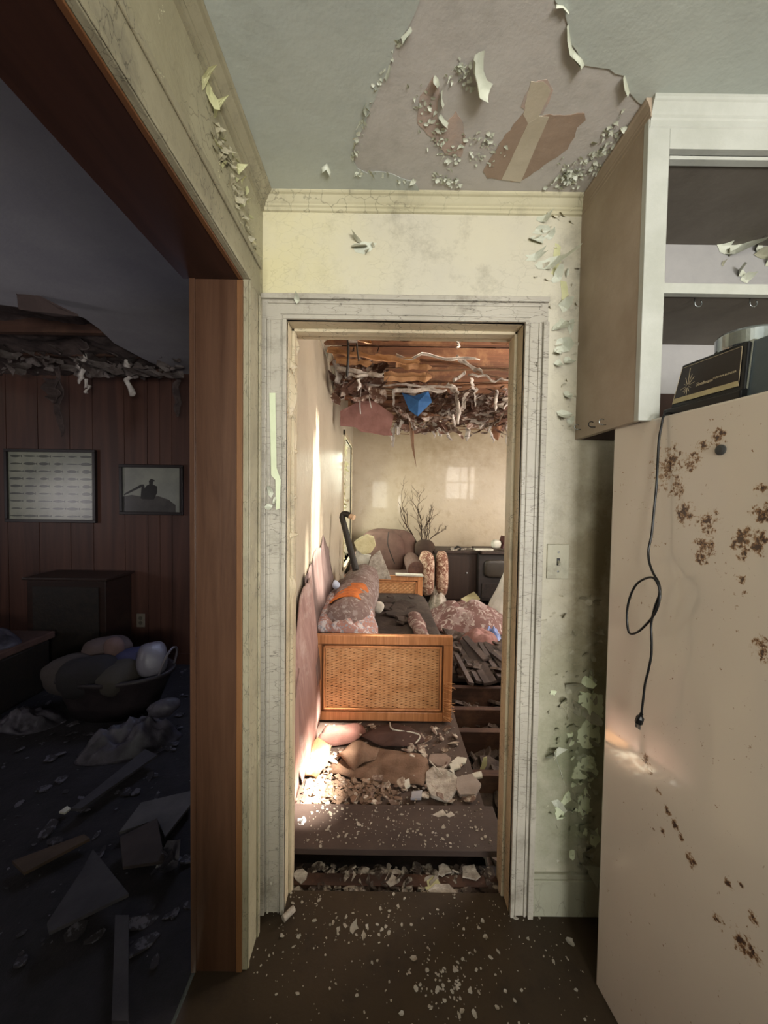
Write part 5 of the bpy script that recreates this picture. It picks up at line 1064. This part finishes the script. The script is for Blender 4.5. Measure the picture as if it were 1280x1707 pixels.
# sagging dark insulation in the hole, ragged pieces
M_ins = simple('dark_insulation', '#2c2220', '#564844', 8, .95, .7, 20)
b = MB()
def insf(u, v):
    x = -3.6 + 2.0 * u; y = 2.15 + .98 * v; z = LZ + .10 - .10 * v + .05 * noise.fractal(Vector((x * 3, y * 4, 1)), 1, 2, 4); return Vector((x, y + .02, z if x < -1.9 else z + (x + 1.9) * .2))
b.grid(insf, 60, 30); b.build('sagging_insulation', M_ins, ceil3, smooth=True)
flap = [PY(20, 476, 1.95), PY(48, 484, 1.95), PY(100, 510, 2.0), PY(130, 524, 2.05), PY(90, 524, 2.05), PY(30, 512, 1.98), PY(28, 492, 1.95)]
MB().prism(flap, (0, .6, -1), .01).build('ceiling_flap', simple('flap_board', '#4c3d3a', '#3d302d', 6, .8, .2), ceil3)
b = MB(); rnd = random.Random(14)
for i in range(150):
    x = rnd.uniform(0, 300); y = 628 - abs(rnd.gauss(0, 14)) - (0 if x > 150 else rnd.uniform(0, 40)); p = PY(x, y, rnd.uniform(2.8, 3.1)); b.flake(p, Xv, Zv, -Yv, rnd.uniform(.02, .07), i, 1, rnd.uniform(.6, 3))
b.build('insulation_scraps', simple('shiny_scraps', '#6d6460', '#453a36', 12, .5, .3), ceil3, kind='stuff')
LL = [(95, 612, 104, 728, .09, 'tattered dark strand hanging from the ceiling hole above the large picture'), (140, 590, 132, 640, .09, 'greyish pointed rag hanging from the ceiling hole'), (142, 632, 146, 655, .035, 'short bright torn wisp under the greyish rag'),
      (212, 600, 218, 660, .04, 'thin whitish strand hanging between the two pictures'), (293, 622, 296, 695, .045, 'dark narrow strip hanging close to the wooden jamb'), (85, 630, 92, 672, .10, 'broad dark rag hanging left of the greyish rag')]
for i, (x0_, y0_, x1_, y1_, w, lab) in enumerate(LL):
    mb = MB(); rag(mb, PY(x0_, y0_, 2.85), PY(x1_, y1_, 2.85), w, i + 70, 0, 14, .04); mb.build('hanging_rag', [M_ins, M_tat, M_tat, M_tat, M_ins, M_ins][i], label=lab, cat='rag', smooth=True, solid=.004)
# pictures
M_frame = wood('black_brown_frame', '#1b1110', '#120b0a', 'x', 9, .4, .05)
def picture(x0_, y0_, x1_, y1_, name, lab, tilt=0):
    a = PY(x0_, y0_, PY_ - .01); c = PY(x1_, y1_, PY_ - .01); pc = thing(name, ((a.x + c.x) / 2, PY_, c.z), lab, 'picture'); w = .025
    f = MB(); X0, X1, Z0, Z1 = a.x, c.x, c.z, a.z
    f.box(X0, X1, PY_ - .03, PY_, Z1 - w, Z1); f.box(X0, X1, PY_ - .03, PY_, Z0, Z0 + w); f.box(X0, X0 + w, PY_ - .03, PY_, Z0 + w, Z1 - w); f.box(X1 - w, X1, PY_ - .03, PY_, Z0 + w, Z1 - w)
    f.build('frame', M_frame, pc, bevel=.003); return pc, X0 + w, X1 - w, Z0 + w, Z1 - w
def pprint(name, c1, c2): t = NT(name); c = t.mix(t.ramp(t.noise(5, 5, .6), .4, .6), lin(c1), lin(c2)); return t.fin(c, .24, None, 0, .45)
pc, X0, X1, Z0, Z1 = picture(9, 748, 162, 872, 'framed_chart', 'large framed chart of rows of small fish on the panelled wall')
MB().box(X0, X1, PY_ - .014, PY_ - .004, Z0, Z1).build('print', pprint('chart_paper', '#8f9080', '#7d7f72'), pc)
q = MB(); rnd = random.Random(17); M_ink = pprint('grey_ink', '#4a4d45', '#3b3d38')
for r in range(9):
    for c_ in range(6):
        x = X0 + (X1 - X0) * (c_ + .5) / 6; z = Z1 - (Z1 - Z0) * (r + .55) / 9; L = rnd.uniform(.03, .055); hh = rnd.uniform(.005, .012) * (1.5 if c_ == 5 else 1)
        pts = [Vector((x + L * math.cos(t) * (1 if math.cos(t) < 0 else 1), PY_ - .0142, z + hh * math.sin(t))) for t in [k * .5236 for k in range(12)]]
        q.prism(pts, (0, -1, 0), .0006); q.prism([Vector((x + L * .9, PY_ - .0142, z)), Vector((x + L * 1.25, PY_ - .0142, z + hh)), Vector((x + L * 1.25, PY_ - .0142, z - hh))], (0, -1, 0), .0006)
q.build('fish_drawings', M_ink, pc)
pc, X0, X1, Z0, Z1 = picture(200, 774, 306, 859, 'framed_photograph', 'small framed photograph of a seated man in a cap on the panelled wall')
MB().box(X0, X1, PY_ - .014, PY_ - .004, Z0, Z1).build('print', pprint('photo_sky', '#85857b', '#777770'), pc)
def pf(s2, t2, o=.0145): return Vector((X0 + (X1 - X0) * s2, PY_ - o, Z0 + (Z1 - Z0) * t2))
q = MB(); q.prism([pf(0, .0), pf(.92, 0), pf(.92, .16), pf(.80, .28), (pf(.62, .36)), pf(.36, .34), pf(.15, .38), pf(0, .34)], (0, -1, 0), .0005).build('shore_print', pprint('photo_dark', '#3a3735', '#4a4643'), pc)
q = MB(); q.prism([pf(.34, .28, .0152), pf(.36, .50, .0152), pf(.42, .60, .0152), pf(.46, .62, .0152), pf(.455, .70, .0152), pf(.49, .75, .0152), pf(.54, .73, .0152), pf(.575, .70, .0152), pf(.53, .69, .0152), pf(.525, .62, .0152), pf(.60, .58, .0152), pf(.60, .44, .0152), pf(.54, .28, .0152)], (0, -1, 0), .0005)
q.prism([pf(.02, .36, .0152), pf(.02, .40, .0152), pf(.32, .62, .0152), pf(.36, .58, .0152), pf(.33, .56, .0152)], (0, -1, 0), .0005); q.prism([pf(.31, .30, .0154), pf(.33, .62, .0154), pf(.37, .62, .0154), pf(.40, .40, .0154), pf(.38, .28, .0154)], (0, -1, 0), .0005)
q.build('seated_man_print', pprint('photo_ink', '#2b2928', '#201e1d'), pc)
p = PY(235, 1034, PY_); ou = thing('wall_outlet', p, 'ivory wall outlet low on the panelled wall', 'outlet')
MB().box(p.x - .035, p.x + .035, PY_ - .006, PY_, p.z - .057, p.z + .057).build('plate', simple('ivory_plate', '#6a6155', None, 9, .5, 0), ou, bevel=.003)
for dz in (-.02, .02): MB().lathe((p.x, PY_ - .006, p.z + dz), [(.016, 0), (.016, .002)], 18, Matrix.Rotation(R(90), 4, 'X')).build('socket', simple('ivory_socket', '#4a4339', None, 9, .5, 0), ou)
b = MB(); b.box(-4.5, LX2, PY_ - .014, PY_, 0, .09); S(b, 'baseboard_left_room', M_pan)
# hidden side window that rakes the floor
b = MB(); b.box(-1.40, -1.36, PY_ - .03, PY_, 1.0, 2.0); b.box(-.74, -.70, PY_ - .03, PY_, 1.0, 2.0); b.box(-1.40, -.70, PY_ - .03, PY_, 1.96, 2.0); b.box(-1.42, -.68, PY_ - .05, PY_, .97, 1.0); S(b, 'window_2', M_frame)
# dark cabinet against the wall, chest, basket with laundry, bags
a = PY(44, 962, 2.85); c = PY(176, 962, 2.85); dk = thing('dark_console', ((a.x + c.x) / 2, 3.0, 0), 'dark low console cabinet under the large picture', 'cabinet'); M_dk2 = wood('console_wood', '#2a1a14', '#1c110d', 'x', 8, .4, .1)
MB().box(a.x, c.x, 2.85, 3.14, .06, a.z - .02).build('body', M_dk2, dk, bevel=.006); MB().box(a.x - .02, c.x + .02, 2.83, 3.15, a.z - .02, a.z).build('top', M_dk2, dk, bevel=.004)
MB().box(a.x + .05, c.x - .05, 2.842, 2.852, .12, a.z - .07).build('front_panel', M_blackm, dk)
for x in (a.x + .03, c.x - .03): MB().box(x - .02, x + .02, 2.87, 2.91, 0, .06).build('leg', M_dk2, dk)
# chest at the left edge with a plastic bag over it
a = PZ(82, 1215, 0); a.x -= .42; che = thing('storage_tub', (a.x - .4, a.y + .3, 0), 'dark storage tub at the left edge of the dark room', 'tub')
MB().box(a.x - .9, a.x, a.y + .0, a.y + .5, 0, .36).build('tub_body', M_blackm, che, bevel=.02); MB().box(a.x - .92, a.x + .02, a.y - .02, a.y + .52, .36, .41).build('lid', M_brownd, che, bevel=.01)
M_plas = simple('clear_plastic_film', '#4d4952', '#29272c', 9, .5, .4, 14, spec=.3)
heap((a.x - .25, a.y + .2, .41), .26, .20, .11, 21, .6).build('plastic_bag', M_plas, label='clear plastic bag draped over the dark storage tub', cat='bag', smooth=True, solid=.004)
# laundry basket
bc = Vector(((PZ(70, 1200, 0).x + PZ(255, 1195, 0).x) / 2 + .03, PZ(170, 1215, 0).y + .22, 0))
bk = thing('laundry_basket', bc, 'dark oval laundry basket full of clothes on the floor of the dark room', 'basket'); M_bk = simple('dark_basket', '#1b1517', '#2b2325', 9, .6, .3)
MB().lathe(bc, [(.26, 0), (.30, .10), (.36, .24), (.38, .25), (.38, .27), (.35, .27), (.28, .10), (.25, .02)], 40, None, 1, .62).build('tub_body', M_bk, bk, smooth=True)
hd = bc + Vector((.34, 0, .27)); MB().tube(smoothpath([hd + Vector((0, -.09, 0)), hd + Vector((.03, -.07, .10)), hd + Vector((.04, 0, .14)), hd + Vector((.03, .07, .10)), hd + Vector((0, .09, 0))]), .008, 8).build('handle', simple('pale_handle', '#5b565c', None, 9, .4, 0), bk, 'pale loop handle', smooth=True)
for i, (dx, dy, dz, s2, c1, lab, cat) in enumerate([(-.22, -.05, .26, (.34, .26, .24), '#3a3331', 'pale grey brown garment heaped on the left of the basket', 'clothes'), (-.08, -.12, .27, (.32, .22, .24), '#1b1719', 'black garment bundle at the front of the basket', 'clothes'), (-.10, .08, .36, (.28, .2, .16), '#4a3d3b', 'dusty pink garment on top of the basket', 'clothes'),
    (.10, -.10, .26, (.26, .2, .17), '#35302a', 'rolled olive towel in the basket', 'towel'), (.08, .06, .30, (.22, .2, .16), '#2b2b48', 'navy garment in the middle of the basket', 'clothes'), (.24, .0, .33, (.22, .18, .22), '#6b6870', 'translucent plastic bag in the basket by the handle', 'bag'), (-.02, .02, .40, (.12, .1, .12), '#5c4743', 'small peach garment tip on top of the basket', 'clothes')]):
    MB().rbox(bc + Vector((dx, dy, dz)), s2, (0, 10 * (i % 3) - 10, 25 * i), 2.6, .12, i, 16).build('garment' if cat != 'bag' else 'plastic_bag', simple('basket_cloth_%d' % i, c1, None, 9, .85 if cat != 'bag' else .3, .4, 30), label=lab, cat=cat, smooth=True)
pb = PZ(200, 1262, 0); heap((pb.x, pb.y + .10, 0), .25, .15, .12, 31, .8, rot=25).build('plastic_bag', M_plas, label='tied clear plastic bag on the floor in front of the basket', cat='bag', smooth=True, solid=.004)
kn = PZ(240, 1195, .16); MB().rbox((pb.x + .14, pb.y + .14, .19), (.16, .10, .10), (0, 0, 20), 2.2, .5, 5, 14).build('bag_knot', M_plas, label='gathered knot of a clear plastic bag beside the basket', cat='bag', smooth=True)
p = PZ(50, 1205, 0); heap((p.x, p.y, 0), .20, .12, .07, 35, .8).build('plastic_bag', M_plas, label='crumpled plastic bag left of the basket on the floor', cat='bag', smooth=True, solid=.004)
# boards and plasterboard on the floor
def board_on(pix, z, th, m, name, lab, cat, seed=1): MB().prism([PZ(x, y, z) for x, y in pix], (0, 0, 1), th).build(name, m, label=lab, cat=cat, bevel=.001)
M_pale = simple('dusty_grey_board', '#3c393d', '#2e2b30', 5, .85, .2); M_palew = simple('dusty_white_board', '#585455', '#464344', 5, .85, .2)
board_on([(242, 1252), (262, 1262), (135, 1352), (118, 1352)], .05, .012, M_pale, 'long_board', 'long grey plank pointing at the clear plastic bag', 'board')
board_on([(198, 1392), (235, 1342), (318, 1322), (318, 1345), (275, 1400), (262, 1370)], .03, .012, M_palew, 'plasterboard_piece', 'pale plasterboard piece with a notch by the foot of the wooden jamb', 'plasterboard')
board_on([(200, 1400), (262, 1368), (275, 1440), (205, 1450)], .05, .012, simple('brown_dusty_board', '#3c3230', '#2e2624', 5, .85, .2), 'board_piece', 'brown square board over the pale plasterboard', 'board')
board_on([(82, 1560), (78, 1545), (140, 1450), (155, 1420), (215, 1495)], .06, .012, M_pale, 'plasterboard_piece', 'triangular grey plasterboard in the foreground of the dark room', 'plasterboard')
board_on([(192, 1540), (215, 1540), (214, 1720), (186, 1720)], .03, .03, M_pale, 'wood_strip', 'narrow grey strip of wood running toward the camera in the dark room', 'board')
board_on([(98, 1356), (112, 1346), (118, 1350), (108, 1358)], .02, .008, M_dryw, 'plaster_flake', 'small bright plaster flake on the dark room floor', 'plaster flake')
board_on([(20, 1440), (140, 1395), (150, 1402), (40, 1460)], .03, .012, simple('tan_lath', '#4a3a2e', '#3a2d24', 5, .85, .2), 'wood_strip', 'brown lath left of the triangular plasterboard', 'board')
q = MB()
for i, (x, y) in enumerate([(282, 1442), (272, 1450), (288, 1436)]): q.flake(PZ(x, y, .03), Xv, Yv, Zv, .07, i, 1.2, 1)
q.build('crumpled_scrap', M_plas, label='small crumpled bright scrap below the notched plasterboard', cat='scrap')
st = MB(); rnd = random.Random(23)
for i in range(900):
    x = rnd.uniform(-3.2, -.6); y = rnd.uniform(1.1, 3.1); s2 = .003 + .022 * rnd.random() ** 4
    st.chunk((x, y, rnd.uniform(0, .012)), s2, s2 * .22, (rnd.uniform(-15, 15), rnd.uniform(-15, 15), rnd.uniform(0, 360)), i, rnd.uniform(.6, 2.4))
st.build('floor_debris', simple('dark_room_debris', '#2a2629', '#555159', 30, .8, .4, lo=.5, hi=.56), label='bits of plaster and dirt strewn over the dark room floor', cat='debris', kind='stuff')
